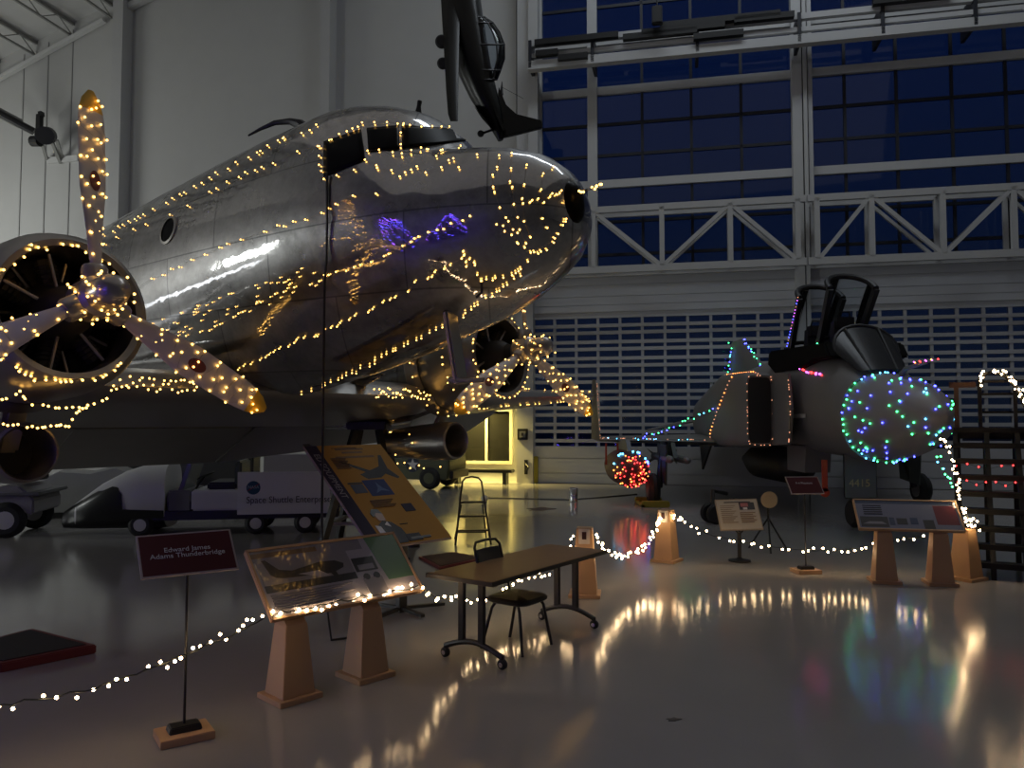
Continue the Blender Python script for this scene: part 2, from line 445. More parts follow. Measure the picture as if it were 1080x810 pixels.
# alarm box and door fittings on the pilaster by the door
u, zz = wall_uz(551.5, 458, .55)
t = thing('alarm_box', 'small dark alarm box on the white pillar beside the hangar door', 'alarm box', WQ(u, .55, zz-.2))
MB(WM).bb((u-.17, .55, zz-.18), (u+.17, .63, zz+.18)).build('box', M_dark, t, bevel=.01)
MB(WM).bb((u-.1, .63, zz-.1), (u+.1, .645, zz+.1)).build('face_plate', mat('grey_plastic', (.2, .2, .2), .5), t)
MB(WM).bb((u-.03, .645, zz-.05), (u+.03, .66, zz+.05)).build('button', M_dark, t)
u, zz = wall_uz(556, 492, .55)
t = thing('door_latch', 'small dark latch low on the white pillar by the hangar door', 'latch', WQ(u, .55, zz-.2))
MB(WM).bb((u-.08, .55, zz-.25), (u+.02, .62, zz+.22)).build('back_plate', M_dark, t)
MB(WM).tube([(u-.03, .6, zz+.1), (u+.08, .72, zz), (u-.03, .6, zz-.15)], .025, 6).build('handle', M_dark, t)
u = U(567)
MBp = MB(WM).bb((u-.07, .26, 0), (u+.07, .42, Z(482)))
tag(MBp.build('guard_post', mat('safety_yellow', (.32, .27, .03), .5), bevel=.02), 'narrow yellow guard post at the foot of the hangar door', 'post')
# low black bench under the office window
t = thing('bench', 'long low black bench under the lit office window', 'bench', WQ(U(508), .9, 0))
c = V((U(508, .9), .9, 0))
MB(WM).box(c+V((0, 0, .42)), (2.1, .5, .1)).build('seat', M_dark, t, bevel=.02)
for k in (-.8, .8): MB(WM).box(c+V((k, 0, .185)), (.12, .4, .37)).build('leg', M_dark, t)
# ================================================================== the silver airliner
def skin_material():
    m = bpy.data.materials.new('polished_aluminium'); m.use_nodes = True; nt = m.node_tree; b = nt.nodes['Principled BSDF']
    b.inputs['Metallic'].default_value = 1
    tc = nt.nodes.new('ShaderNodeTexCoord'); mp = nt.nodes.new('ShaderNodeMapping'); mp.inputs['Rotation'].default_value = (radians(90), 0, 0)
    nt.links.new(tc.outputs['Object'], mp.inputs['Vector'])
    br = nt.nodes.new('ShaderNodeTexBrick'); br.inputs['Scale'].default_value = .55; br.inputs['Mortar Size'].default_value = .004
    br.inputs['Color1'].default_value = (.52, .51, .505, 1); br.inputs['Color2'].default_value = (.43, .425, .42, 1); br.inputs['Mortar'].default_value = (.25, .25, .25, 1)
    br.inputs['Brick Width'].default_value = .8; br.inputs['Row Height'].default_value = .35
    nt.links.new(mp.outputs['Vector'], br.inputs['Vector'])
    n = nt.nodes.new('ShaderNodeTexNoise'); n.inputs['Scale'].default_value = 1.3; n.inputs['Detail'].default_value = 6
    nt.links.new(tc.outputs['Object'], n.inputs['Vector'])
    mx = nt.nodes.new('ShaderNodeMix'); mx.data_type = 'RGBA'; mx.blend_type = 'MULTIPLY'; mx.inputs[0].default_value = .5
    r = nt.nodes.new('ShaderNodeMapRange'); r.inputs['To Min'].default_value = .7; r.inputs['To Max'].default_value = 1.25
    nt.links.new(n.outputs['Fac'], r.inputs['Value'])
    nt.links.new(br.outputs['Color'], mx.inputs[6]); nt.links.new(r.outputs['Result'], mx.inputs[7]); nt.links.new(mx.outputs[2], b.inputs['Base Color'])
    r2 = nt.nodes.new('ShaderNodeMapRange'); r2.inputs['From Min'].default_value = .3; r2.inputs['From Max'].default_value = .7
    r2.inputs['To Min'].default_value = .015; r2.inputs['To Max'].default_value = .075
    nt.links.new(n.outputs['Fac'], r2.inputs['Value']); nt.links.new(r2.outputs['Result'], b.inputs['Roughness'])
    n2 = nt.nodes.new('ShaderNodeTexNoise'); n2.inputs['Scale'].default_value = 3.2; n2.inputs['Detail'].default_value = 3
    nt.links.new(tc.outputs['Object'], n2.inputs['Vector'])
    bp = nt.nodes.new('ShaderNodeBump'); bp.inputs['Strength'].default_value = .16; bp.inputs['Distance'].default_value = .03
    nt.links.new(n2.outputs['Fac'], bp.inputs['Height']); nt.links.new(bp.outputs['Normal'], b.inputs['Normal'])
    # dull oxide film over part of the polish
    b2 = nt.nodes.new('ShaderNodeBsdfPrincipled'); b2.inputs['Metallic'].default_value = 1; b2.inputs['Roughness'].default_value = .38
    nt.links.new(mx.outputs[2], b2.inputs['Base Color']); nt.links.new(bp.outputs['Normal'], b2.inputs['Normal'])
    n3 = nt.nodes.new('ShaderNodeTexNoise'); n3.inputs['Scale'].default_value = 2.2; n3.inputs['Detail'].default_value = 8; n3.inputs['Roughness'].default_value = .65
    nt.links.new(mp.outputs['Vector'], n3.inputs['Vector'])
    r3 = nt.nodes.new('ShaderNodeMapRange'); r3.inputs['From Min'].default_value = .3; r3.inputs['From Max'].default_value = .7; r3.inputs['To Min'].default_value = .15; r3.inputs['To Max'].default_value = .60
    nt.links.new(n3.outputs['Fac'], r3.inputs['Value'])
    ms = nt.nodes.new('ShaderNodeMixShader'); nt.links.new(r3.outputs['Result'], ms.inputs['Fac']); nt.links.new(b.outputs['BSDF'], ms.inputs[1]); nt.links.new(b2.outputs['BSDF'], ms.inputs[2])
    nt.links.new(ms.outputs['Shader'], nt.nodes['Material Output'].inputs['Surface'])
    return m
M_skin = skin_material()
M_alu2 = mat('dull_aluminium', (.42, .40, .37), .38, 1, noise=.15, nscale=3, rvar=.1)
M_blade = mat('blade_grey', (.62, .58, .58), .42, .2, noise=.08, nscale=6)
M_yellow = mat('yellow_tip', (.75, .45, .03), .45)
M_hub = mat('hub_metal', (.45, .41, .38), .3, .8)
M_engine = mat('engine_black', (.015, .014, .013), .4, .3)
M_fin = mat('cylinder_grey', (.03, .028, .026), .5, .3)
M_pane = mat('cockpit_pane', (.006, .006, .006), .3, spec=.04)

A_O = V((-1.571, 8.375, 2.985)); A_PSI, A_TH = 2.246, .101
_h = V((sin(A_PSI), cos(A_PSI), 0)); A_F = _h*cos(A_TH)+V((0, 0, 1))*sin(A_TH); A_Uv = V((0, 0, 1))*cos(A_TH)-_h*sin(A_TH); A_L = A_Uv.cross(A_F)
AM = frame(A_O, A_F, A_L, A_Uv)
air = thing('airliner', 'polished silver propeller airliner with three blade propellers, wrapped in warm string lights', 'airplane',
            M=Matrix.Translation((A_O.x-3, A_O.y+2, 0)))

def sect(x, zt, zb, hw, n=44, e=2.0, flat=0.0):
    zc = (zt+zb)/2; h = (zt-zb)/2; out = []
    for k in range(n):
        a = 2*pi*k/n; c, s = cos(a), sin(a)
        y = hw*math.copysign(abs(c)**(2/e), c); z = h*math.copysign(abs(s)**(2/e), s)
        out.append(V((x, y, zc+z)))
    return out
ST = [(2.84, .66, .60, .03), (2.80, .84, .40, .22), (2.72, .98, .26, .38), (2.55, 1.14, .12, .56), (2.3, 1.27, .0, .72), (2.0, 1.37, -.10, .86),
      (1.75, 1.43, -.17, .95), (1.55, 1.50, -.21, 1.0), (1.38, 1.80, -.25, 1.05), (1.15, 2.03, -.29, 1.09), (.85, 2.19, -.34, 1.13), (.5, 2.32, -.39, 1.17), (.2, 2.39, -.43, 1.19), (-.2, 2.41, -.47, 1.21),
      (-.8, 2.44, -.51, 1.23), (-1.6, 2.46, -.55, 1.25), (-3, 2.48, -.58, 1.26), (-5, 2.48, -.55, 1.26), (-7, 2.44, -.42, 1.22), (-9, 2.34, -.1, 1.08), (-11, 2.15, .45, .8), (-13, 1.9, 1.05, .42), (-14.6, 1.66, 1.4, .1)]
def interp_st(x):
    for a, b in zip(ST, ST[1:]):
        if a[0] >= x >= b[0]:
            t = (a[0]-x)/(a[0]-b[0]); t2 = t
            return tuple(lerp(a[i], b[i], t2) for i in range(4))
    return ST[0]
fus = MB(AM)
xs = []
for a, b in zip(ST, ST[1:]):
    n = max(1, int((a[0]-b[0])/.5))
    xs += [a[0]+(b[0]-a[0])*k/n for k in range(n)]
xs.append(ST[-1][0])
fus.loft([sect(*interp_st(x)) for x in xs])
BV_fus = fus.bvh()
fus.build('fuselage', M_skin, air, True)
# dark glass landing light at the tip of the nose
MB(AM).ball((2.80, -.04, .63), .15, 16, 10, sc=(.5, 1, 1.25)).build('nose_light', M_pane, air, True)
# cockpit panes laid on the skin
def pane(name, quad, m=M_pane, n=8, off=.012):
    q = [V((*p, 0)) for p in quad]; vs = []; ok = True
    for i in range(n+1):
        for j in range(n+1):
            p = q[0].lerp(q[1], j/n).lerp(q[3].lerp(q[2], j/n), i/n); h = cast(BV_fus, p.x, p.y, off)
            if h is None: h = vs[-1] if vs else WP(p.x, p.y, 7.5)
            vs.append(h)
    b = MB(); b.add(vs, [(i*(n+1)+j, i*(n+1)+j+1, (i+1)*(n+1)+j+1, (i+1)*(n+1)+j) for i in range(n) for j in range(n)])
    o = b.build(name, m, air, True)
    s = o.modifiers.new('s', 'SOLIDIFY'); s.thickness = .01
    return o
pane('cockpit_window', [(342, 150), (381, 137), (385, 169), (342, 187)])
pane('cockpit_window', [(387, 136), (421, 133), (421, 157), (389, 160)])
pane('cockpit_window', [(423.5, 133), (484, 136.5), (491, 149), (424, 156)])
h, nrm, _i, _d = BV_fus.ray_cast(CAM, ray(178, 243).normalized())
if nrm.y > 0: nrm = -nrm
MB().lathe([(.17, -.03), (.17, .012), (.14, .018)], 24, h, nrm, False).build('porthole_rim', M_alu2, air, True)
MB().lathe([(.145, -.02), (.145, .008), (.02, .012)], 24, h, nrm).build('porthole', M_pane, air, True)
# roof fittings: curved antenna, scoop, small mast
def fusT(x, a, off=0):   # point on the skin at station x, angle a (degrees from the aircraft's left, counted upwards)
    s = interp_st(x); zc = (s[1]+s[2])/2; hh = (s[1]-s[2])/2
    return AM @ V((x, (s[3]+off)*cos(radians(a)), zc+(hh+off)*sin(radians(a))))
b0 = WP(322, 136, 8.9); 
MB().tube([WP(262, 143, 9.1), WP(275, 136, 9.05), WP(290, 129.5, 9.0), WP(306, 128, 8.95), WP(316, 131, 8.9), WP(324, 139, 8.9)], [.012, .02, .03, .04, .06, .09], 8).build('antenna', M_dark, air, True)
h = fusT(-.35, 92)
MB(AM).ball((-.35, -.1, 2.40), .2, 14, 8, sc=(1.5, .7, .5)).build('roof_scoop', M_skin, air, True)
h = fusT(1.02, 92)
MB().tube([h-V((0, 0, .05)), h+V((.01, 0, .06)), h+V((.02, 0, .12))], [.045, .022, .025], 8).build('beacon_mast', M_dark, air, True)
# pitot masts under the nose
h = cast(BV_fus, 474, 331, -.03); e = WP(486, 405, h.y-.05)
mst = MB(); mst.bar(h, e, .16, .06, A_F); mst.build('pitot_mast', M_alu2, air, bevel=.015)
MB().tube([e+V((-.1, 0, .03)), e+A_F*.28], [.035, .02], 8).build('pitot_tube', M_alu2, air, True)
h = cast(BV_fus, 508, 296, -.02)
MB().tube([h, h+V((.0, 0, -.12)), h+V((-.05, 0, -.16))], .014, 6).build('drain_mast', M_dark, air, True)

# ---- wing: flat centre piece and short outer panels
def aero(xle, chord, y, zc, t, n=12):
    pts = []
    for i in range(n+1):
        u = (1-cos(pi*i/n))/2; th = t*(2.97*sqrt(u)-1.26*u-3.52*u*u+2.84*u**3-1.02*u**4)/1.18
        pts.append((u, th))
    up = [V((xle-u*chord, y, zc+h*.62)) for u, h in pts]; lo = [V((xle-u*chord, y, zc-h*.38)) for u, h in reversed(pts[1:-1])]
    return up+lo
wg = MB(AM)
wst = [(-8.7, -2.9, .8, -.12, .12), (-8.45, -2.55, 1.6, -.16, .2), (-6.5, -2.1, 2.9, -.30, .36), (-4.3, -1.6, 3.9, -.42, .52), (-2.82, -1.35, 4.4, -.5, .62), (0, -1.3, 4.5, -.5, .64)]
rings = [aero(x, c, y, z, t) for y, x, c, z, t in wst]+[aero(x, c, -y, z, t) for y, x, c, z, t in reversed(wst[:-1])]
wg.loft(rings); BV_wing = wg.bvh(); wg.build('wing', M_alu2, air, True)
# split flaps hanging below the rear of the wing
for y0, y1 in ((-6.4, -1.3), (1.3, 6.4)):
    fl = MB(AM)
    rr = []
    for y in (y0, y1):
        k = 1 if abs(y) < 2 else .72; x = -4.15 if abs(y) < 2 else -3.55; z = -.66 if abs(y) < 2 else -.42
        rr.append([V((x, y, z)), V((x-1.15*k, y, z-.45*k)), V((x-1.18*k, y, z-.41*k)), V((x-.02, y, z+.06))])
    fl.loft(rr); fl.build('flap', M_alu2, air)
fl = MB(AM); fl.loft([[V((-4.2, y, -.66)), V((-5.35, y, -1.11)), V((-5.38, y, -1.07)), V((-4.22, y, -.6))] for y in (-1.28, 1.28)]); fl.build('flap', M_alu2, air)
# wing root fairing bulge along the fuselage side
for sgn in (-1, 1):
    fr = MB(AM); rs = []
    for i in range(13):
        t = i/12; x = -1.0-5.6*t; r = .34*sin(pi*t)**.8+.01
        rs.append([V((x, sgn*(1.12+r*.75*cos(2*pi*k/14)), -.28+r*sin(2*pi*k/14))) for k in range(14)])
    fr.loft(rs); fr.build('wing_fairing', M_skin, air, True)
# ---- tail
fn = MB(AM); fn.prism([(-11.2, 2.1), (-12.6, 3.6), (-13.6, 4.3), (-14.4, 4.2), (-15.0, 3.0), (-14.9, 1.4), (-13, 1.7)], (0, -.1, 0), (1, 0, 0), (0, 0, 1), .2)
fn.build('tail_fin', M_alu2, air, bevel=.05)
tp = MB(AM); tp.loft([aero(-13.6, .9, -4.0, 1.75, .12), aero(-12.4, 2.2, 0, 1.75, .22), aero(-13.6, .9, 4.0, 1.75, .12)]); tp.build('tailplane', M_alu2, air, True)

# ---- engines
BV_eng = {}
def blade(parent, M, rot):
    # one blade: radius along +v, aerofoil twisted towards the tip
    R = M @ Matrix.Rotation(radians(rot), 4, 'X')
    body = MB(R); tip = MB(R); N = 18; rings = []
    for i in range(N+1):
        t = i/N; r = .20+1.55*t
        ch = .115 if t < .06 else lerp(.125, .30, min(1, (t-.06)/.4)) if t < .46 else .30-.03*(t-.46)/.3 if t < .76 else .27*sqrt(max(.02, 1-((t-.76)/.245)**2))
        th = lerp(.11, .022, min(1, t*1.6)); tw = -radians(lerp(38, 15, t))
        ring = []
        for k in range(14):
            a = 2*pi*k/14; p = cos(a)*ch/2; q = sin(a)*th/2*(1 if sin(a) > 0 else .35)
            ring.append(V((q*cos(tw)+p*sin(tw), p*cos(tw)-q*sin(tw), r)))
        rings.append(ring)
    k = N-2
    body.loft(rings[:k+1]); tip.loft(rings[k:])
    o = body.build('blade', M_blade, parent, True); tip.build('blade_tip', M_yellow, parent, True)
    return rings, R
def engine(y, tagname, oval):
    E = AM @ Matrix.Translation((0, y, 0))
    cw = MB(E)
    prof = [(.60, -1.5), (.68, -1.42), (.70, -1.2), (.71, -.85), (.69, -.62), (.645, -.47), (.59, -.42), (.54, -.44), (.525, -.52), (.53, -.75), (.60, -.95), (.62, -1.15)]
    cw.lathe(prof, 48, (0, 0, 0), (1, 0, 0), False)
    bv = cw.bvh(); cw.build('engine_cowling', M_alu2, air, True)
    # cowl flaps ring and nacelle body
    MB(E).lathe([(.69, -1.43), (.75, -1.62), (.74, -1.64), (.62, -1.45)], 40, (0, 0, 0), (1, 0, 0), False).build('cowl_flap_ring', M_alu2, air, True)
    nb = MB(E); rr = []
    for x, r, dz, kz in ((-1.2, .58, 0, 1), (-1.6, .64, -.02, 1), (-2.2, .66, -.08, 1.02), (-3.0, .62, -.2, .95), (-4, .5, -.33, .8), (-5.0, .3, -.45, .6), (-5.7, .06, -.55, .5)):
        rr.append([V((x, r*cos(2*pi*k/28), dz+r*kz*sin(2*pi*k/28))) for k in range(28)])
    nb.loft(rr); bv2 = nb.bvh(); nb.build('nacelle', M_skin, air, True)
    # scoop below
    sp = MB(E); ax = V((1, 0, -.06))
    sp.lathe([(.10, -2.35), (.22, -2.0), (.275, -1.4), (.285, -.95), (.27, -.80), (.245, -.78), (.225, -.82), (.22, -1.3)], 28, V((-.62, .0, -1.17)), ax, False)
    sp.build('oil_cooler_scoop', M_alu2, air, True)
    MB(E).cyl(V((-1.93, 0, -1.1)), V((-1.91, 0, -1.1)), .225, n=24).build('oil_cooler_core', M_engine, air)
    MB(E).bar((-1.8, 0, -.55), (-2.1, 0, -.98), .2, .5).build('scoop_pylon', M_alu2, air, bevel=.04)
    # radial engine
    eg = MB(E); eg.lathe([(.05, -.28), (.13, -.30), (.2, -.42), (.22, -.6), (.30, -.72), (.30, -1.05)], 28, (0, 0, 0), (1, 0, 0))
    eg.build('gear_case', M_fin, air, True)
    bk = MB(E).cyl((-1.12, 0, 0), (-1.1, 0, 0), .6, n=32); bk.build('baffle', M_engine, air)
    for row, x0 in ((0, -.72), (1, -.94)):
        for k in range(7):
            a = 2*pi*(k+.5*row)/7; d = V((0, cos(a), sin(a)))
            c = MB(E); c.tube([V((x0, 0, 0))+d*r for r in (.2, .26, .27, .3, .31, .34, .35, .38, .39, .42, .43, .47)], [.07, .085, .075, .09, .078, .092, .078, .092, .078, .092, .08, .085], 10)
            c.build('cylinder', M_fin, air)
            MB(E).tube([V((x0+.12, 0, 0))+d*.2, V((x0+.13, 0, 0))+d*.5], .014, 6).build('pushrod', M_hub, air)
    # propeller
    pr = MB(E); pr.lathe([(.1, -.2), (.17, -.13), (.17, .10), (.135, .14), (.135, .30), (.11, .38), (.05, .42), (.005, .43)], 24, (0, 0, 0), (1, 0, 0))
    for k in range(3):
        a = radians(90+120*k); d = V((0, cos(a), sin(a))); pr.tube([d*.1, d*.24, d*.27], [.10, .10, .085], 14)
    prop = pr.build('propeller_hub', M_hub, air, True)
    bl = [blade(prop, E, 0 + 120*k + oval) for k in range(3)]
    lg = []
    for rings, R in bl:
        i = 9; c = (rings[i][0]+rings[i][7])/2
        n = (rings[i][0]-rings[i][7]).normalized(); w = n.cross(V((0, 0, 1)))
        if w.x < 0: w = -w
        f = frame(c+w*.022, n, z=w)
        MB(R @ f).prism([(.055*cos(2*pi*k/20), .085*sin(2*pi*k/20)) for k in range(20)], (0, 0, 0), (1, 0, 0), (0, 1, 0), .004).build('maker_decal', mat('decal_maroon', (.16, .03, .03), .5), prop)
    BV_eng[tagname] = (E, bv, bv2, bl)
engine(-2.82, 'near', 0); engine(2.82, 'far', 0)

# ---- jack stand below the belly and the rope hanging from the cockpit
jp = V((-2.2, 12.0, 0)); bz = None
h, n_, i_, d_ = BV_fus.ray_cast(V((jp.x, jp.y, 0)), V((0, 0, 1)))
hw_, n_, i_, d_ = BV_wing.ray_cast(V((jp.x, jp.y, 0)), V((0, 0, 1)))
zt = min(x.z for x in (h, hw_) if x is not None)
t = thing('support_trestle', 'dark steel trestle with raking struts standing under the airliner belly', 'stand', jp)
for sx, sy in ((-1, -1), (1, -1), (1, 1), (-1, 1)):
    MB(Matrix.Translation(jp)).bar((sx*.6, sy*.6, .04), (sx*.18, sy*.18, zt-.12), .09).build('leg', M_dark, t)
    MB(Matrix.Translation(jp)).lathe([(.12, 0), (.12, .03), (.05, .05)], 14, (sx*.6, sy*.6, 0)).build('foot', M_dark, t)
c_ = MB(Matrix.Translation(jp))
for z_, s_ in ((.5, .45), (1.0, .3)):
    q = [V((s_*a, s_*b, z_)) for a, b in ((-1, -1), (1, -1), (1, 1), (-1, 1))]
    for k in range(4): c_.bar(q[k], q[(k+1) % 4], .05)
c_.build('cross_brace', M_beam, t)
MB(Matrix.Translation(jp)).box((0, 0, zt-.06), (.6, .6, .12)).build('saddle', M_dark, t, bevel=.02)
MB().bar(WP(322, 470, 12.6), WP(366, 514, 11.7), .12, .06).build('raking_strut', M_beam, t)
for a_, b_, nm in (((326, 474, 12.2), (364, 512, 10.9), 'raking_strut'), ((318, 480, 12.2), (322, 497, 12.0), 'hose')):
    pass
p0, p1 = cast(BV_fus, 347, 186, .03), cast(BV_fus, 346, 390, .06)
q = [p0, cast(BV_fus, 348, 230, .035), cast(BV_fus, 347, 275, .035), cast(BV_fus, 346, 300, .05)]
q = [x for x in q if x is not None]
e = q[-1]
q += [V((e.x, e.y, e.z-.5)), V((e.x, e.y, 1.1)), V((e.x+.02, e.y+.02, .5)), V((e.x+.1, e.y, .012)), V((e.x+.5, e.y+.2, .012))]
tag(MB().tube(q, .012, 6).build('power_cable', M_dark, smooth=True), 'thin black cable hanging from the cockpit window of the silver airliner', 'cable')
# ================================================================== strings of warm lights on the airliner
M_warm = mat('warm_bulb', (.9, .6, .2), .4, emit=(1, .53, .115), es=6.5)
M_warmf = mat('warm_white_bulb', (.9, .7, .5), .4, emit=(1, .68, .36), es=33.0)
GW = 'warm string lights on the airliner'
def scale_v(v, k=1.0): return [V((x, y)) for x, y in v]
FUS = [
 ('along the roof ridge of the airliner behind the cockpit', [(107, 250), (140, 233), (180, 212), (223, 187), (262, 167), (300, 146), (330, 136), (342, 130)], 7.5),
 ('second row down along the airliner fuselage behind the cockpit', [(110, 259), (145, 241), (185, 224), (205, 212), (245, 192), (275, 177), (305, 165), (322, 160), (343, 152)], 13),
 ('along the middle of the airliner fuselage above the bright reflections', [(128, 314), (150, 302), (170, 290), (190, 280), (215, 268), (243, 257), (275, 246), (290, 240), (318, 233), (345, 222), (367, 209), (403, 203)], 11),
 ('below the middle of the airliner fuselage, ending under the nose', [(167, 362), (192, 357), (209, 352), (236, 341), (262, 325), (290, 311), (330, 297), (375, 280), (410, 269), (441, 250), (463, 243), (500, 226)], 7.5),
 ('along the lower airliner fuselage above the belly seam', [(228, 400), (252, 388), (272, 380), (300, 366), (314, 358), (338, 352), (364, 339), (381, 330), (398, 322), (432, 305), (438, 297), (457, 290), (477, 277), (498, 266)], 6),
 ('along the belly edge of the airliner over the far engine', [(289, 428), (311, 420), (337, 408), (360, 398), (386, 386), (417, 367), (436, 358), (453, 350), (482, 339), (492, 328), (505, 320), (521, 309), (533, 300), (548, 288)], 5),
 ('framing the rear cockpit window of the airliner', [(341, 189), (339, 173), (339, 156), (350, 147.5), (365, 140), (383, 135), (384, 129), (391, 131), (407, 132), (427, 132.5), (424, 142), (422, 156)], 6.5),
 ('over the windscreen of the airliner', [(427, 132), (447, 134), (466, 133), (482, 135), (491, 143), (493, 150)], 8),
 ('in a loose line under the cockpit windows of the airliner', [(357, 184), (376, 179), (389, 165), (393, 171), (402, 182), (420, 180), (422, 190), (438, 175), (443, 182), (463, 183), (479, 168), (484, 180)], 9),
 ('along the windscreen base of the airliner', [(389, 160), (401, 160), (416, 163), (434, 160), (452, 156), (459, 165), (473, 154), (495, 158), (501, 162), (504, 170)], 9),
 ('along the top edge of the airliner nose', [(516, 152), (530, 151), (543, 151), (551, 154), (558, 155), (571, 158), (586, 168), (598, 178)], 7),
 ('curving down the airliner nose, first from the cockpit', [(529, 155), (527, 160), (526, 172), (519, 194), (526, 216), (533, 227), (540, 237), (546, 249)], 9),
 ('curving down the airliner nose, second from the cockpit', [(540, 163), (539.6, 181), (540, 207), (544, 226), (550, 247), (556, 260)], 11),
 ('curving down the airliner nose, third from the cockpit', [(565, 160), (558, 172), (553.7, 176), (552, 211), (554.5, 238), (560, 253)], 11),
 ('curving down the airliner nose, closest to the tip', [(593, 172), (586, 174), (577, 180), (572, 189), (571.5, 208), (572, 232), (579, 244)], 11),
 ('gathered along the underside of the airliner nose', [(525, 235), (536, 246), (547, 256), (557, 265), (566, 267), (575, 262), (585, 250), (594, 238), (600, 226)], 4.5),
 ('running forward to the airliner nose tip, standing in for a reflection', [(550, 214), (562, 211), (574, 208), (586, 206), (596, 200)], 5),  # bulbs stand in for a pinkish string reflected in the skin
 ('looped below the airliner chin, standing in for a bright reflected line', [(487, 264), (492, 280), (498, 272), (505, 296), (525, 292), (546, 286), (556, 275)], 4),  # bulbs stand in for a bright line reflected under the nose
]
for lab, px, st in FUS:
    p = draped(BV_fus, [V((x, y)) for x, y in px], st*1.35, 1.8)
    garland('warm string lights '+lab, p, M_warm, .0088, M_wire, GW, cr=.0012)
p = [cast(BV_fus, lerp(163, 345, t)+random.uniform(-6, 6), lerp(352, 284, t)+random.uniform(-16, 15), .012) for t in [random.random()**1.2 for _ in range(64)]]
p = sorted([q for q in p if q is not None], key=lambda q: q.x)
garland('tiny warm lights, partly added gold reflection specks, on the airliner side before the wing root', p, M_warm, .0062, M_wire, GW, cords=[p[::4]], cr=.001)  # partly real bulbs, partly standing in for gold reflections in the skin
# glowing tuft at the nose tip
c = AM @ V((2.9, -.1, .66)); p = [c+A_F*random.uniform(0, .28)+V((random.uniform(-.03, .03), random.uniform(-.03, .03), random.uniform(-.03, .03))) for _ in range(9)]
garland('small tuft of warm string lights sticking out at the airliner nose tip', p, M_warm, .012, M_wire, GW, cr=.0018)

def ring_pts(E, r, x, n, a0=0, a1=360, off=.015, jit=.02):
    return [E @ V((x+random.uniform(-jit, jit), (r+off)*cos(radians(a)), (r+off)*sin(radians(a)))) for a in (a0+(a1-a0)*(k+random.uniform(-.3, .3))/n for k in range(n))]
for key, nm in (('near', 'near'), ('far', 'far')):
    E, bv, bv2, bl = BV_eng[key]
    who = 'larger, nearer engine' if key == 'near' else 'smaller, farther engine'
    if key == 'near':
        for lab, px, st in (('on the upper rim of the nearer engine cowling', [(2, 286), (22, 272), (34, 257), (45, 262), (62, 258), (82, 260), (112, 276), (122, 280)], 10),
                            ('on the lower lip of the nearer engine cowling', [(2, 378), (20, 390), (39, 400), (55, 401), (83, 402), (108, 397), (128, 385)], 11),
                            ('in the first swag under the nearer engine cowling', [(2, 420), (12, 420), (21, 413), (30, 426), (43, 425), (60, 432), (71, 431), (92, 431), (104, 424), (118, 420)], 8),
                            ('in the lowest swag under the nearer engine cowling', [(4, 448), (12, 447), (21, 450), (39, 451), (47, 451), (65, 447), (71, 450), (78, 437), (95, 425)], 8)):
            p = draped(bv, [V((x, y)) for x, y in px], st, 1.5)
            if 'swag' in lab: p = [WP(q.x, q.y, 6.35) for q in along([V((x, y)) for x, y in px], st*.8, 1.5)]
            garland('warm string lights '+lab, p, M_warm, .0115, M_wire, GW, cr=.0014)
    else:
        rings = (('round the front lip of the farther engine cowling', .60, -.43, 40), ('round the middle of the farther engine cowling', .70, -.9, 34), ('round the rear of the farther engine cowling', .74, -1.5, 26))
        for lab, r, x, n in rings:
            garland('warm string lights '+lab, ring_pts(E, r, x, n), M_warm, .0115, M_wire, GW, cr=.0014)
        q = [E @ V((-1.5-3.0*t, -(.68-.25*t)*cos(.6+.25*sin(6*t)), -.05+(.6-.1*t)*sin(.5-.9*t))) for t in [k/30 for k in range(31)]]
        garland('warm string lights trailing back along the farther engine nacelle', q, M_warm, .0115, M_wire, GW, cr=.0014)
        q = [E @ V((-2.0+random.uniform(-.9, .4), .31*cos(a), -1.17+.31*sin(a))) for a in [4*pi*k/26 for k in range(26)]]
        garland('warm string lights spiralling round the scoop under the farther engine', q, M_warm, .012, M_wire, GW, cr=.0018)
    # hub cluster and the three blades
    q = [E @ V((x, r*cos(a), r*sin(a))) for x, r, a in [(-.14+.54*k/40+random.uniform(-.03, .03), .19 if k < 22 else .155, 2.4*k) for k in range(40)]]
    garland('dense warm string lights wound round the propeller hub of the '+who, q, M_warm, .0115, M_wire, GW, cr=.0014)
    for (rings, R), bn in zip(bl, ('upright blade', None, None)):
        d = (R.to_3x3() @ V((0, 0, 1)))
        bn = bn or ('low blade pointing nosewards' if (d.x > 0) else 'low blade pointing tailwards')
        pts = []
        for k in range(46):
            t = k/45; i = min(len(rings)-2, int((.02+.96*t)*(len(rings)-1))); rr = rings[i]
            s = (0, 3, 7, 4, 10, 2)[k % 6]
            e0, e1 = rr[0], rr[7]; c = (e0+e1)/2
            n = (e0-e1).normalized(); w = n.cross(V((0, 0, 1)))
            if w.x < 0: w = -w
            u = (-.5, -.1, .5, .25, -.35, .1)[k % 6]*random.uniform(.85, 1.08)
            th = abs((rr[3]-rr[10]).length)*.5
            pts.append(R @ (c+(e0-e1)*u+w*(.03 if abs(u) < .45 else .012)+V((0, 0, random.uniform(-.03, .03)))))
        garland('warm string lights along the %s of the %s' % (bn, who.split(',')[1].strip().replace('engine', 'propeller')), pts, M_warm, .0105 if key == 'near' else .0125, M_wire, GW, cr=.0012)
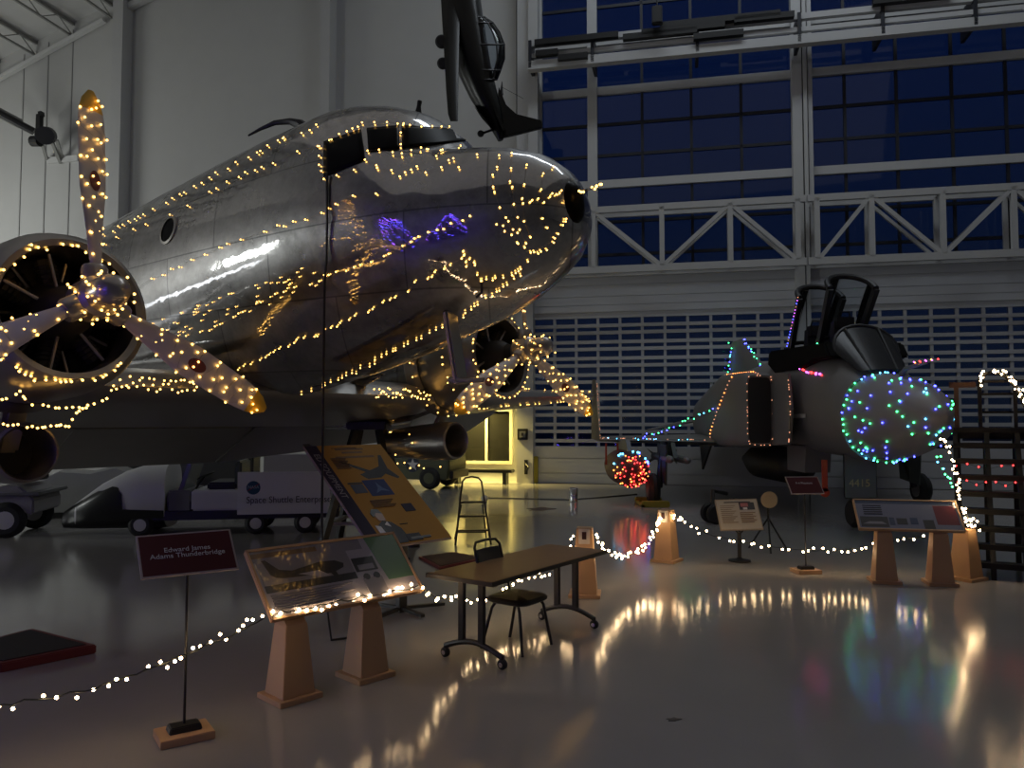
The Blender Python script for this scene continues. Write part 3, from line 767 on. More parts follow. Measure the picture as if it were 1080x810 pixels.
# wing lines between fuselage and the engines
Ln = lambda pts, st, j=.03: along([AM @ V(p) for p in pts], st, j)
def on_wing(y, dx, up=True):
    for a, b in zip(wst, wst[1:]):
        yy = -abs(y)
        if a[0] <= yy <= b[0]:
            t = (yy-a[0])/(b[0]-a[0]); xle = lerp(a[1], b[1], t); ch = lerp(a[2], b[2], t); zc = lerp(a[3], b[3], t); th = lerp(a[4], b[4], t)
            r = aero(xle, ch, y, zc, th)
            return r[int(dx)] if up else r[-max(1, int(dx))]
garland('dense warm string lights along the wing edge between the nearer engine and the fuselage', [AM @ (on_wing(-1.25-.9*k/34, 0)+V((.02+random.uniform(0, .05), 0, random.uniform(-.06, .1)))) for k in range(35)], M_warm, .0115, M_wire, GW, cr=.0014)
garland('warm string lights along the wing edge between the fuselage and the farther engine', [AM @ (on_wing(1.2+1.0*k/40, 0)+V((.02+random.uniform(0, .05), 0, random.uniform(-.05, .1)))) for k in range(41)], M_warm, .0115, M_wire, GW, cr=.0014)
garland('warm string lights low along the front edge of the far outer wing', [AM @ (on_wing(3.5+5.0*k/44, 2, False)+V((.02, 0, -.02))) for k in sorted(random.uniform(0, 44) for _ in range(24))], M_warm, .011, M_wire, GW, cr=.0014)
garland('warm string lights high along the front edge of the far outer wing', [AM @ (on_wing(3.5+5.1*k/44, 2, True)+V((.02, 0, .02))) for k in sorted(random.uniform(0, 44) for _ in range(24))], M_warm, .011, M_wire, GW, cr=.0014)
# ================================================================== grey fighter jet: local x = metres behind the nose tip, y to its own right hand (picture left), z up
JX, JY = 6.65, 11.9
JM = Matrix.Translation((JX, JY, 0)) @ Matrix(((0, -1, 0), (1, 0, 0), (0, 0, 1))).to_4x4()   # local x -> +Y, local y -> -X
M_jet = mat('jet_grey', (.19, .185, .18), .55, noise=.1, nscale=1.2)
M_jetdk = mat('jet_dark', (.02, .02, .022), .5)
M_radome = mat('radome_grey', (.30, .295, .30), .5, noise=.05, nscale=2)
def jit(p, a=.03): return [q+V((random.uniform(-a, a), random.uniform(-a, a)*.4, random.uniform(-a, a))) for q in p]
jet = thing('fighter_jet', 'grey twin seat jet fighter with open cockpit canopies and a nose covered in coloured lights', 'jet', (JX, JY+5, 0))
def jsect(x, zt, zb, hw, e=2.2, n=40):
    zc = (zt+zb)/2; h = (zt-zb)/2; r = []
    for k in range(n):
        a = 2*pi*k/n; c, s = cos(a), sin(a)
        r.append(V((x, hw*math.copysign(abs(c)**(2/e), c), zc+h*math.copysign(abs(s)**(2/e), s))))
    return r
rd = MB(JM); rd.loft([jsect(x, 2.08+r*1.0, 2.08-r, r, 2.0) for x, r in ((0, .02), (.05, .12), (.2, .26), (.5, .44), (.9, .60), (1.3, .70), (1.7, .765), (1.95, .79))])
BV_rad = rd.bvh(); rd.build('radome', M_radome, jet, True)
fb = MB(JM); JST = [(1.95, 2.87, 1.29, .79), (2.2, 3.02, 1.28, .82), (2.6, 3.26, 1.3, .85), (3.0, 3.36, 1.32, .86), (3.8, 3.42, 1.34, .87), (5.0, 3.46, 1.36, .88), (5.9, 3.52, 1.38, .88), (6.6, 3.55, 1.4, .9), (8.5, 3.42, 1.42, .92), (10.5, 3.2, 1.5, .9), (12.1, 2.8, 1.7, .6)]
fb.loft([jsect(*s, e=2.4) for s in JST]); BV_jet = fb.bvh(); fb.build('fuselage', M_jet, jet, True)
BV_duct = []
for s in (1, -1):
    d = MB(JM); rr = []
    for x, y0, y1, zt, zb in ((4.75, 1.08, 1.62, 3.0, 1.5), (5.0, 1.0, 1.72, 3.08, 1.46), (6.2, .7, 1.86, 3.1, 1.42), (7.6, .5, 1.95, 2.9, 1.42), (9.2, .4, 1.75, 2.7, 1.45), (11.6, .2, 1.1, 2.3, 1.5)):
        r = []
        for k in range(32):
            a = 2*pi*k/32; c, q = cos(a), sin(a)
            r.append(V((x, s*((y0+y1)/2+(y1-y0)/2*math.copysign(abs(c)**(.25 if x < 6.5 else .7), c)), (zt+zb)/2+(zt-zb)/2*math.copysign(abs(q)**(.25 if x < 6.5 else .75), q))))
        rr.append(r)
    d.loft(rr); 
    if s == 1: BV_duct.append(d.bvh()); DUCT0 = rr[0]
    d.build('intake_duct', M_jet, jet, True)
    # dark mouth, ramp plate and gap
    m = MB(JM); m.loft([[p*1.0+V((-.012, 0, 0)) for p in [V((rr[0][0].x, s*1.35+(q.y-s*1.35)*.9, 2.25+(q.z-2.25)*.94)) for q in rr[0]]], [V((rr[0][0].x-.004, s*1.35+(q.y-s*1.35)*.9, 2.25+(q.z-2.25)*.94)) for q in rr[0]]])
    m.build('intake_mouth', M_jetdk, jet)
    p = MB(JM); p.prism([(3.75, 1.55), (3.6, 2.25), (3.75, 2.98), (4.8, 3.05), (4.8, 1.5)], (0, s*1.06, 0), (1, 0, 0), (0, 0, 1), (-.03, .03)); p.build('splitter_plate', M_jet, jet, bevel=.01)
    g = MB(JM); g.bb((4.2, s*.86, 1.6), (5.2, s*1.03, 2.95)); g.build('diverter', M_jetdk, jet)
# wing, folded outer panel, tail
def jaero(xle, ch, y, z, th, n=8):
    up = [(u/n, th*.6*sin(pi*(u/n)**.6)) for u in range(n+1)]; lo = [(u/n, -th*.4*sin(pi*(u/n)**.6)) for u in range(n-1, 0, -1)]
    return [V((xle+u*ch, y, z+h)) for u, h in up+lo]
FOLD = 4.25
for s in (1, -1):
    w = MB(JM); w.loft([jaero(5.2, 6.0, s*.8, 1.52, .34), jaero(6.6, 4.6, s*1.9, 1.52, .28), jaero(9.0, 2.6, s*FOLD, 1.52, .14)]); 
    if s == 1: BV_jw = w.bvh()
    w.build('wing', M_jetdk if False else M_jet, jet, True)
    q = MB(JM); up = lambda xle, ch, z: [V((p.x, s*(FOLD+.02)+(p.z-1.5)*.8*s, z)) for p in jaero(xle, ch, 0, 1.5, .1)]
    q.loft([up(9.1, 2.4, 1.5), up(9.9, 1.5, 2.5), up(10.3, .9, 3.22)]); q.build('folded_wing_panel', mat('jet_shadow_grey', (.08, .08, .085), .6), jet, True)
    ta = MB(JM); ta.loft([jaero(10.4, 1.7, s*.55, 2.2, .16), jaero(11.6, .7, s*2.5, 1.75, .06)]); ta.build('tailplane', M_jet, jet, True)
fn = MB(JM); fn.loft([[V((x, y, z)) for x, y in ((x0, 0), (x0+.3*c, .09*k), (x0+c, .01), (x0+.3*c, -.09*k))] for x0, c, z, k in ((8.2, 3.7, 3.1, 1.3), (9.6, 2.2, 3.9, .8), (10.3, 1.3, 4.32, .5), (10.5, 1.0, 4.4, .2))])
BV_fin = fn.bvh(); fn.build('tail_fin', M_jet, jet)
# cockpit: coaming, windscreen, seats, two raised canopies
ck = MB(JM); ck.prism([(2.5, 3.2), (2.75, 3.5), (5.9, 3.62), (6.0, 3.3), (5.5, 3.06), (3.9, 3.06), (3.3, 3.2)], (0, .76, 0), (1, 0, 0), (0, 0, 1), (0, 1.52)); ck.build('cockpit_coaming', mat('coaming_black', (.006, .006, .006), .8, spec=.1), jet, bevel=.04)
ws = MB(JM); 
def hoop(x, w, z0, z1, lean, n=12): return [V((x+lean*sin(pi*k/n), w*cos(pi*k/n), z0+(z1-z0)*sin(pi*k/n)**.8)) for k in range(n+1)]
MB(JM).tube(hoop(2.62, .6, 3.28, 3.84, .3), .04, 8).build('windscreen_bow', M_jetdk, jet, True)
ws.loft([hoop(1.95, .42, 2.88, 2.94, .0), hoop(2.58, .6, 3.28, 3.81, .3)], closed=False); ws.build('windscreen', mat('dark_canopy_glass', (.035, .037, .04), .25, spec=.2), jet, True)
for y in (-.24, .24): MB(JM).tube([V((1.97, y, 2.92)), V((2.82, y*1.3, 3.76))], .03, 6).build('windscreen_frame', M_jetdk, jet)
for x in (3.7, 5.1):
    sb = MB(JM); sb.box((x, 0, 3.62), (.28, .46, .8), top=.8); sb.box((x-.1, 0, 3.98), (.2, .34, .22)); sb.tube([(x-.1, -.13, 4.05), (x-.12, -.1, 4.2), (x-.12, .1, 4.2), (x-.1, .13, 4.05)], .02, 6); sb.build('ejection_seat', M_jetdk, jet, bevel=.03)
M_cgl = M_glass
for hx, hz, L, w in ((3.95, 3.50, 1.36, .45), (5.5, 3.56, 1.36, .47)):
    an = radians(54); dx, dz = -cos(an), sin(an)            # canopy hinged at its rear, raised
    nx, nz = sin(an)*-1, -cos(an)*1
    H = frame((hx, 0, hz), (dx, 0, dz), (0, 1, 0))           # local x along canopy rail, y across, z outwards
    K = JM @ H
    fr = MB(K)
    sg = 1 if (H.to_3x3() @ V((0, 0, 1))).x > 0 else -1
    bow = lambda x, ww, h, n=14: [V((x, ww*cos(pi*k/n), sg*h*sin(pi*k/n)**.75)) for k in range(n+1)]
    fr.tube(bow(L, w, .55), .06, 8)
    fr.tube(bow(.05, w*.85, .35), .045, 8)
    for y in (-1, 1): fr.bar((0, y*w*.85, 0), (L, y*w, 0), .09, .15)
    fr.build('canopy_frame', M_jetdk, jet, True)
    gl = MB(K); gl.loft([bow(.05+(L-.05)*k/6, w*.85+(w*.13)*k/6, .35+.15*k/6+.08*sin(pi*k/6)) for k in range(7)], closed=False); gl.build('canopy_glass', M_glass, jet, True)
# stores, gear, doors
tk = MB(JM @ Matrix.Translation((6.4, 3.75, .84)))
tk.loft([[V((x, r*cos(2*pi*k/24), r*sin(2*pi*k/24))) for k in range(24)] for x, r in ((0, .02), (.08, .2), (.3, .35), (.8, .44), (2.2, .46), (3.2, .36), (4.2, .05))])
BV_tank = tk.bvh(); tk.build('drop_tank', mat('tank_dark_red', (.10, .03, .03), .5), jet, True)
MB(JM).prism([(7.2, 1.2), (8.8, 1.2), (9.6, 1.55), (7.6, 1.55)], (0, 3.80, 0), (1, 0, 0), (0, 0, 1), (0, .1)).build('tank_pylon', M_jet, jet)
MB(JM @ Matrix.Translation((5.4, .1, .98))).loft([[V((x, r*cos(2*pi*k/24), r*sin(2*pi*k/24))) for k in range(24)] for x, r in ((0, .04), (.2, .28), (.7, .42), (3.2, .44), (4.6, .1))]).build('belly_tank', M_jetdk, jet, True)
for y, z in ((2.55, 1.1), (2.95, 1.12)):
    b = MB(JM); b.tube([V((6.2, y, z)), V((6.35, y, z)), V((8.4, y, z))], [.02, .09, .09], 10)
    for k in range(4):
        a = pi/4+k*pi/2; b.prism([(7.9, .08), (8.35, .26), (8.4, .08)], (0, y, z), (1, 0, 0), (0, cos(a), sin(a)), (-.008, .008))
    b.build('missile', M_jet, jet)
MB(JM).prism([(6.7, 1.14), (8.0, 1.14), (8.0, 1.5), (7.0, 1.5)], (0, 2.8, 0), (1, 0, 0), (0, 0, 1), (0, .1)).build('missile_pylon', M_jetdk, jet)
MB(JM).prism([(6.2, 1.45), (7.2, 1.45), (7.0, .85)], (0, 2.05, 0), (1, 0, 0), (0, 0, 1), (0, .05)).build('antenna_fin', M_jetdk, jet)
for s in (1, -1):
    g = MB(JM); yy = s*3.1; g.tube([V((7.3, s*2.9, 1.5)), V((7.0, yy, .42))], .09, 10); g.build('main_gear_strut', M_dark, jet, True)
    g = MB(JM); g.wheel((7.0, s*3.24, .38), (0, 1, 0), .38, .26); g.build('main_wheel', M_rubber, jet, True)
    MB(JM).cyl((7.0, s*3.10, .38), (7.0, s*3.39, .38), .19, n=18).build('wheel_hub', M_jet, jet)
    MB(JM).prism([(6.6, .5), (7.5, .6), (7.6, 1.45), (6.5, 1.45)], (0, s*3.0, 0), (1, 0, 0), (0, 0, 1), (-.02, .02)).build('gear_door', mat('jet_dark_green', (.05, .06, .055), .5), jet)
g = MB(JM); g.tube([V((3.2, 0, 1.4)), V((2.95, 0, .45))], .08, 10); g.build('nose_gear_strut', M_jet, jet, True)
for y in (-.17, .17): MB(JM).wheel((2.95, y, .27), (0, 1, 0), .27, .16).build('nose_wheel', M_rubber, jet, True)
dm = MB(JM); dm.box((2.62, .18, 1.0), (.04, .62, .85)); dm.build('nose_gear_door', M_jet, jet, bevel=.02)
M_no = mat('cream_paint', (.75, .62, .3), .5)
lettering(jet, '4415', JM @ frame((2.595, .2, .86), (0, -1, 0), z=(-1, 0, 0)), .2, M_no, name='lettering')
MB(JM).prism([(4.3, .95), (5.3, .95), (5.3, 1.5), (4.2, 1.5)], (0, .55, 0), (1, 0, 0), (0, 0, 1), (-.03, .5)).build('belly_door', M_jet, jet)
MB(JM).bb((2.5, .83, .72), (2.53, .93, 1.3)).cyl((2.5, .88, .7), (2.53, .88, .7), .085, n=16).build('warning_streamer', mat('orange_red', (.55, .06, .02), .6), jet)
pb = MB(JM); pb.tube([V((1.35, 0, 2.80)), V((1.2, 0, 2.9)), V((.55, 0, 2.95))], [.05, .04, .025], 8); pb.build('probe', M_jet, jet, True)
for y in (3.9, 4.2): MB(JM).bb((8.2, y, .9), (8.21, y+.05, 1.45)).build("warning_streamer", MATS["orange_red"], jet)
lettering(jet, 'RESCUE', JM @ frame((3.3, .895, 1.95), (1, 0, 0), z=(0, 1, 0)) if False else JM @ frame((3.6, .9, 2.0), (-1, 0, 0), z=(0, 1, 0)), .1, M_no) if False else None
MB(JM).bb((3.4, .878, 2.08), (4.05, .884, 2.16)).build('pale_stencil_band', mat('pale_stencil', (.5, .48, .44), .6), jet)
# chock pad under the wheel
tag(MB(JM).bb((6.4, 2.95, 0), (6.62, 3.6, .14)).bb((7.38, 2.95, 0), (7.6, 3.6, .14)).bb((6.4, 3.52, 0), (7.6, 3.6, .08)).build('wheel_chock', mat('safety_yellow', ()), bevel=.02), 'yellow wheel chock in front of the dark wheel under the grey jet wing', 'chock')

# coloured lights
M_gr = mat('green_bulb', (.2, .9, .4), .4, emit=(.06, 1, .28), es=7.0)
M_bl = mat('blue_bulb', (.2, .2, .9), .4, emit=(.05, .06, 1), es=13.0)
M_cy = mat('cyan_bulb', (.3, .8, .9), .4, emit=(.10, .55, 1), es=7)
M_rd = mat('red_bulb', (.9, .2, .2), .4, emit=(1, .03, .03), es=8.0)
M_or = mat('amber_bulb', (.9, .4, .2), .4, emit=(1, .28, .05), es=7.0)
M_pk = mat('violet_bulb', (.8, .3, .9), .4, emit=(.7, .12, 1), es=5.0)
M_dw = mat('dim_warm_bulb', (.7, .4, .3), .4, emit=(1, .42, .22), es=1.3)
GJ = 'coloured string lights on the grey jet'
jl = lambda x, y, z: JM @ V((x, y, z))
def jring(bvh_r, x, n, cols, lab, r=.017, a0=0, a1=360):
    rr = bvh_r(x)
    pts = [jl(x+random.uniform(-.05, .05), (rr+.02)*cos(radians(a0+(a1-a0)*(k+random.uniform(-.3, .3))/n)), 2.08+(rr+.02)*sin(radians(a0+(a1-a0)*(k+random.uniform(-.3, .3))/n))) for k in range(n)]
    garland(lab, pts, cols, r, M_cord, GJ)
def rrad(x):
    T = ((0, .02), (.05, .12), (.2, .26), (.5, .44), (.9, .60), (1.3, .70), (1.7, .765), (1.95, .79))
    for a, b in zip(T, T[1:]):
        if a[0] <= x <= b[0]: return lerp(a[1], b[1], (x-a[0])/(b[0]-a[0]))
jring(rrad, 1.88, 46, [M_gr, M_gr, M_bl, M_gr, M_cy], 'mostly green string lights round the rear edge of the jet nose cone')
def jscatter(lab, x0, x1, n, cols, r=.016):
    pts = []
    for k in range(n):
        x = random.uniform(x0, x1); rr = rrad(x)+.015; a = radians(random.uniform(-95, 130) if k % 4 else random.uniform(130, 265))
        pts.append(jl(x, rr*cos(a), 2.08+rr*sin(a)))
    pts.sort(key=lambda p: p.z)
    garland(lab, pts, cols, r, M_cord, GJ, cords=[pts[::2]], cr=.002)
jscatter('blue and green string lights scattered over the broad rear half of the jet nose cone', 1.15, 1.85, 46, [M_bl, M_bl, M_gr])
jscatter('blue and green string lights scattered over the middle of the jet nose cone', .55, 1.15, 32, [M_bl, M_gr, M_bl, M_gr])
jscatter('dense blue and cyan string lights gathered round the jet nose cone tip', .06, .55, 30, [M_bl, M_cy, M_gr])
E_ = [((790, 402), (775, 412)), ]
def jdr(lab, bv, px, st, cols, r=.015, jit=1.0):
    p = draped(bv, [V((x, y)) for x, y in px], st, jit)
    garland(lab, p, cols, r, M_cord, GJ)
fused = MB(); 
for src in (fb, ): fused.add(src.v, src.f)
jdr('pink and violet string lights below the jet rear canopy', BV_jet, [(836, 384), (845, 390), (856, 394), (870, 396)], 2.2, [M_pk, M_pk, M_rd, M_bl], .02)
p = [jl(2.72+.06*k, .66+.02*(k % 3), 3.30+.028*k) for k in range(9)]
garland('short green and red string lights beside the jet windscreen', p, [M_gr, M_rd, M_or], .016, M_cord, GJ)
p = jit(along([JM @ (q+V((-.03, 0, 0))) for q in DUCT0+[DUCT0[0]]], .15), .01)
garland('dim warm string lights outlining the dark jet intake', p, [M_dw], .013, M_cord, GJ)
p = [jl(3.74-.12*sin(pi*k/21), 1.10, 1.56+1.42*k/21) for k in sorted(random.uniform(0, 21) for _ in range(13))]
garland('dim warm string lights down the front edge of the jet intake plate', p, [M_dw], .013, M_cord, GJ)
p = []
for k in range(16):
    t = k/15; x = 4.8+1.5*t; h_, n_, i_, d_ = BV_duct[0].ray_cast(jl(x+.02, 1.35+.3*t, 6), V((0, 0, -1)))
    if h_ is not None: p.append(h_+V((0, 0, .015)))
garland('dim warm string lights over the top of the jet intake', p, [M_dw, M_or], .014, M_cord, GJ)
p = []
for k in range(18):
    t = k/17; q_ = JM @ V((5.4+1.6*t, 6, 3.0-1.45*t)); h_, n_, i_, d_ = BV_duct[0].ray_cast(q_, V((1, 0, 0)))
    if h_ is not None: p.append(h_+V((-.015, 0, 0)))
garland('dim warm string lights sloping down the outside of the jet intake', p, [M_dw, M_or], .014, M_cord, GJ)
p = [jl(9.0-2.45*k/44, FOLD-2.35*k/44, 1.56+.02*random.random()) for k in sorted(random.uniform(0, 44) for _ in range(30))]
garland('dim warm string lights along the leading edge of the grey jet wing', [x+V((0, -.03, 0)) for x in p], [M_dw, M_dw, M_cy], .013, M_cord, GJ)
p = [jl(7.0-.6*t, 3.6-1.65*t, 1.62+.72*t+.08*sin(pi*t)*-1) for t in [k/20 for k in range(21)]]; p = jit(p, .05)
garland('blue and green string lights slanting from the jet wing up to its body', p, [M_bl, M_bl, M_gr, M_cy], .017, M_cord, GJ)
p = [jl(9.0+.02*k, FOLD+.03, 1.55+1.6*k/40) for k in sorted(random.uniform(0, 40) for _ in range(24))]
garland('dim warm string lights up the edge of the folded jet wing panel', p, [M_dw], .011, M_cord, GJ)
p = [jl(a, .0, b) for a, b in [(lerp(8.2, 9.6, t/.5) if t < .5 else lerp(9.6, 10.3, (t-.5)/.5), lerp(3.1, 3.9, t/.5) if t < .5 else lerp(3.9, 4.34, (t-.5)/.5)) for t in [k/17 for k in range(18)]]]; p = jit(p, .04)
garland('green and blue string lights up the front edge of the jet tail fin', [x+V((0, -.02, .02)) for x in p], [M_gr, M_bl, M_gr, M_cy], .019, M_cord, GJ)
p = [jl(11.5-.02*k, .12, 3.2+1.25*k/12) for k in range(12)]; p = jit(p, .05)
garland('green and blue string lights down the rear edge of the jet tail fin', p, [M_gr, M_cy, M_bl], .019, M_cord, GJ)
p = [jl(4.9-.15*k/14*2, .56-.0, 3.6+.95*k/14) for k in range(15)]
p2 = [H_ for H_ in [JM @ V((5.5-cos(radians(54))*1.36*k/18-.07, .53, 3.56+sin(radians(54))*1.36*k/18)) for k in range(19)]]
garland('tiny violet string lights up the rail of the rear open canopy', p2, [M_pk, M_bl, M_dw], .011, M_cord, GJ)
# lit drop tank: red and amber rings with a blue crown
def trad(r):      # how far back the tank skin lies at a given radius
    T = ((.02, 0), (.2, .08), (.35, .3), (.44, .8))
    for a, b in zip(T, T[1:]):
        if a[0] <= r <= b[0]: return lerp(a[1], b[1], (r-a[0])/(b[0]-a[0]))
    return .8
def tscat(lab, n, r0, r1, a0, a1, cols, br=.017):
    p = []
    for k in range(n):
        r = sqrt(random.uniform(r0*r0, r1*r1)); a = radians(random.uniform(a0, a1))
        p.append((a, JM @ V((6.4+trad(r)-.03, 3.75+(r+.015)*cos(a), .84+(r+.015)*sin(a)))))
    p = [q for _, q in sorted(p, key=lambda w: w[0])]
    garland(lab, p, cols, br, M_cord, GJ, cords=[p[::3]], cr=.002)
tscat('red and amber string lights on the blunt tip of the jet drop tank', 26, .05, .24, 0, 360, [M_or, M_rd])
tscat('red and amber string lights on the broad front of the jet drop tank', 50, .24, .42, 0, 360, [M_rd, M_or, M_rd, M_or])
tscat('large cyan and blue bulbs over the top of the jet drop tank', 12, .42, .44, 15, 175, [M_cy, M_cy, M_bl], .026)
p = [jl(.9-.7*k/8, .06*(k % 2), 2.98) for k in range(9)]
garland('pink string lights along the probe above the jet nose cone', p, [M_rd, M_pk, M_or], .014, M_cord, GJ)

# ================================================================== dark aeroplane hanging nose-up from the roof
HY = 18.5
def HP(px, py, dy=0.0): return WP(px, py, HY+dy)
M_hp = mat('hanging_black', (.005, .0055, .0045), .3, .2, noise=.3, nscale=2)
hang = thing('hanging_airplane', 'dark vintage fighter airplane hanging tail down from the roof above the airliner nose', 'airplane', HP(530, 148))
K = HY/FPX
hb = MB(); rr = []
for cx, cy, r in ((483, -60, 17), (485, -20, 20), (488, 10, 21), (494, 45, 20), (501, 75, 18), (510, 100, 15), (518, 118, 11.5), (524, 132, 8), (528, 148, 3)):
    c = HP(cx, cy); ax = (HP(528, 148)-HP(488, 10)).normalized(); b_ = V((0, 1, 0)); a_ = ax.cross(b_).normalized()
    rr.append([c+(a_*cos(2*pi*k/24)+b_*sin(2*pi*k/24)*1.0)*r*K for k in range(24)])
hb.loft(rr); hb.build('fuselage', M_hp, hang, True)
MB().prism([((x-530)*K, (120-y)*K) for x, y in ((526, 92), (534, 112), (545, 122), (572, 129), (573, 137), (550, 143), (529, 148), (522, 130))], HP(530, 120, .06), (1, 0, 0), (0, SP*0, 1), .12).build('tail_fin', M_hp, hang, bevel=.02)
MB().loft([[HP(x, y, d) for x, y in ((518, 108), (521, 112), (533, 136), (530, 138))] for d in (-.25, .25)]).build('tail_root', M_hp, hang)
MB().loft([[HP(lerp(500, 520, u)+dx, lerp(112, 138, u)+dx*.2, s) for u, dx in ((0, 0), (.5, 2), (1, 0), (.5, -2))] for s in (-1.9, -1.0, 0, 1.0, 1.9)]).build('tailplane', M_hp, hang)
wgm = MB(); rr = []
for y0, xl, xr, dd in ((-50, 462, 488, .0), (0, 465, 485, -.3), (50, 468, 484, -.6), (95, 470.5, 483.5, -.9), (120, 472.5, 483.2, -1.1), (128, 475, 483, -1.15)):
    th = .20 if y0 < 100 else .1
    rr.append([HP(lerp(xl, xr, u), y0, dd+v*th) for u, v in ((0, 0), (.3, -.6), (.7, -.5), (1, 0), (.7, .5), (.3, .6))])
wgm.loft(rr); wgm.build('wing', M_hp, hang, True)
MB().loft([[HP(470+x*.3, y, d) for x, y in ((0, -48), (30, -70), (60, -48), (30, -30))] for d in (.3, 4.5)]).build('wing', M_hp, hang)
for px, py, r in ((466, 44, 7), (467, 67, 6)):
    MB().wheel(HP(px, py, -.5), (0, 1, .2), r*K, .12).build('landing_wheel', M_rubber, hang, True)
MB().tube([HP(508, 141, -.1), HP(516, 138, -.05), HP(522, 136)], .03, 6).build('tail_wheel_strut', M_dark, hang)
MB().wheel(HP(507, 141, -.1), (0, 1, 0), 3.6*K, .07).build('tail_wheel', M_rubber, hang, True)
gp = [(511, 18), (520, 24), (527, 34), (532, 47), (532, 62), (528, 74), (524, 84)]
gl = MB(); hw_ = .34; gl.loft([[HP(lerp(500+(y-18)*.16, x, sin(pi*k/10)), y, hw_*cos(pi*k/10)) for k in range(11)] for x, y in gp], closed=False)
gl.build('canopy_glass', M_glass, hang, True)
cf = MB()
for x, y in gp[1:-1:2]+[gp[0], gp[-1]]: cf.tube([HP(lerp(500+(y-18)*.16, x, sin(pi*k/10)), y, hw_*cos(pi*k/10)) for k in range(11)], .022, 6)
cf.tube([HP(x, y) for x, y in gp], .022, 6)
for dd in (-.24, .24): cf.tube([HP(lerp(500+(y-18)*.16, x, .7), y, dd) for x, y in gp], .02, 6)
cf.build('canopy_frame', M_dark, hang)
MB().tube([HP(529, 100), HP(529.5, 86)], [.05, .01], 6).build('radio_mast', M_dark, hang)
MB().tube([HP(529.5, 92), HP(552, 104)], .006, 4).build('aerial_wire', M_dark, hang)
for a_, b_ in (((545, 130), .05), ((480, -40), -.3)):
    p = HP(*a_); un = p.dot(TV); MB().tube([p, V((p.x, p.y, roof_z(un)-.02))], .012, 5).build('suspension_cable', M_dark, hang)
# ================================================================== display furniture
M_cream = mat('print_cream', (.42, .38, .30), .3, coat=.3)
M_lav = mat('print_lavender', (.40, .37, .41), .12, coat=.6)
M_lav2 = mat('print_grey', (.24, .225, .25), .12, coat=.6)
M_pgreen = mat('print_green', (.13, .24, .13), .12, coat=.6)
M_pdark = mat('print_dark', (.035, .035, .04), .15, coat=.6)
M_pbrown = mat('print_brown', (.22, .14, .08), .15, coat=.6)
M_ink = mat('ink', (.02, .02, .02), .4)
M_inkw = mat('ink_white', (.6, .58, .58), .4)
M_maroon = mat('sign_maroon', (.075, .010, .014), .6, spec=.2)
M_signedge = mat('sign_edge', (.35, .28, .26), .5)

def draw(parent, name, F, shapes, h=.002):   # flat printed shapes on the plane of frame F (x right, y up, z out)
    ms = []; b = MB(F)
    for i, (poly, m) in enumerate(shapes):
        if m not in ms: ms.append(m)
        b.prism(poly, (0, 0, 0), (1, 0, 0), (0, 1, 0), (h*.2, h+.0006*i), ms.index(m))
    return b.build(name, ms, parent)
def rect(x0, y0, x1, y1): return [(x0, y0), (x1, y0), (x1, y1), (x0, y1)]
def pedestal_parts(parent, M, h, wb=.26, wt=.17, base=.34):
    b = MB(M); b.box((0, 0, .02), (base, base, .04)); b.build('base_board', M_wood, parent, bevel=.004)
    b = MB(M); b.box((0, 0, .04+(h-.04)/2), (wb, wb, h-.04), top=wt/wb); b.build('column', M_wood, parent, bevel=.004)
def rail_stand(label, BL, BR, depth, rise, spots, hgt, group=None, seed=0):
    x = (BR-BL); L = x.length; x = x.normalized(); back = V((-x.y, x.x, 0))
    P0 = BL.copy(); t = thing('display_stand', label, 'display stand', (P0.x, P0.y, 0))
    up = back*depth+V((0, 0, rise)); H = up.length; F = frame(P0, x, y=up)
    MB(F).bb((0, 0, -.035), (L, H, 0)).build('panel', M_wood, t, bevel=.005)
    ed = MB(F); ed.bb((0, 0, 0), (.018, H, .012)); ed.bb((L-.018, 0, 0), (L, H, .012)); ed.bb((0, H-.018, 0), (L, H, .012)); ed.bb((0, 0, 0), (L, .018, .012))
    ed.build('panel_frame', M_wood, t)
    for s in spots:
        p = P0+x*s+back*.09; M = frame((p.x, p.y, 0), x, z=(0, 0, 1))
        pedestal_parts(t, M, hgt+.02)
        MB(M).prism([(-.08, hgt), (.08, hgt), (.08, hgt+.045+.12*rise/depth), (-.08, hgt-.03+.05)], (-.08, 0, 0), (0, 1, 0), (0, 0, 1), .16).build('tilt_bracket', M_wood, t)
    return t, F, L, H
zb_ = .60
t, F, L, H = rail_stand('slanted wooden display panel with an airplane photograph, its lower edge draped in warm bulbs', FL(287, 655, zb_), FL(447, 623, zb_), .42, .44, (.2, .86), .52)
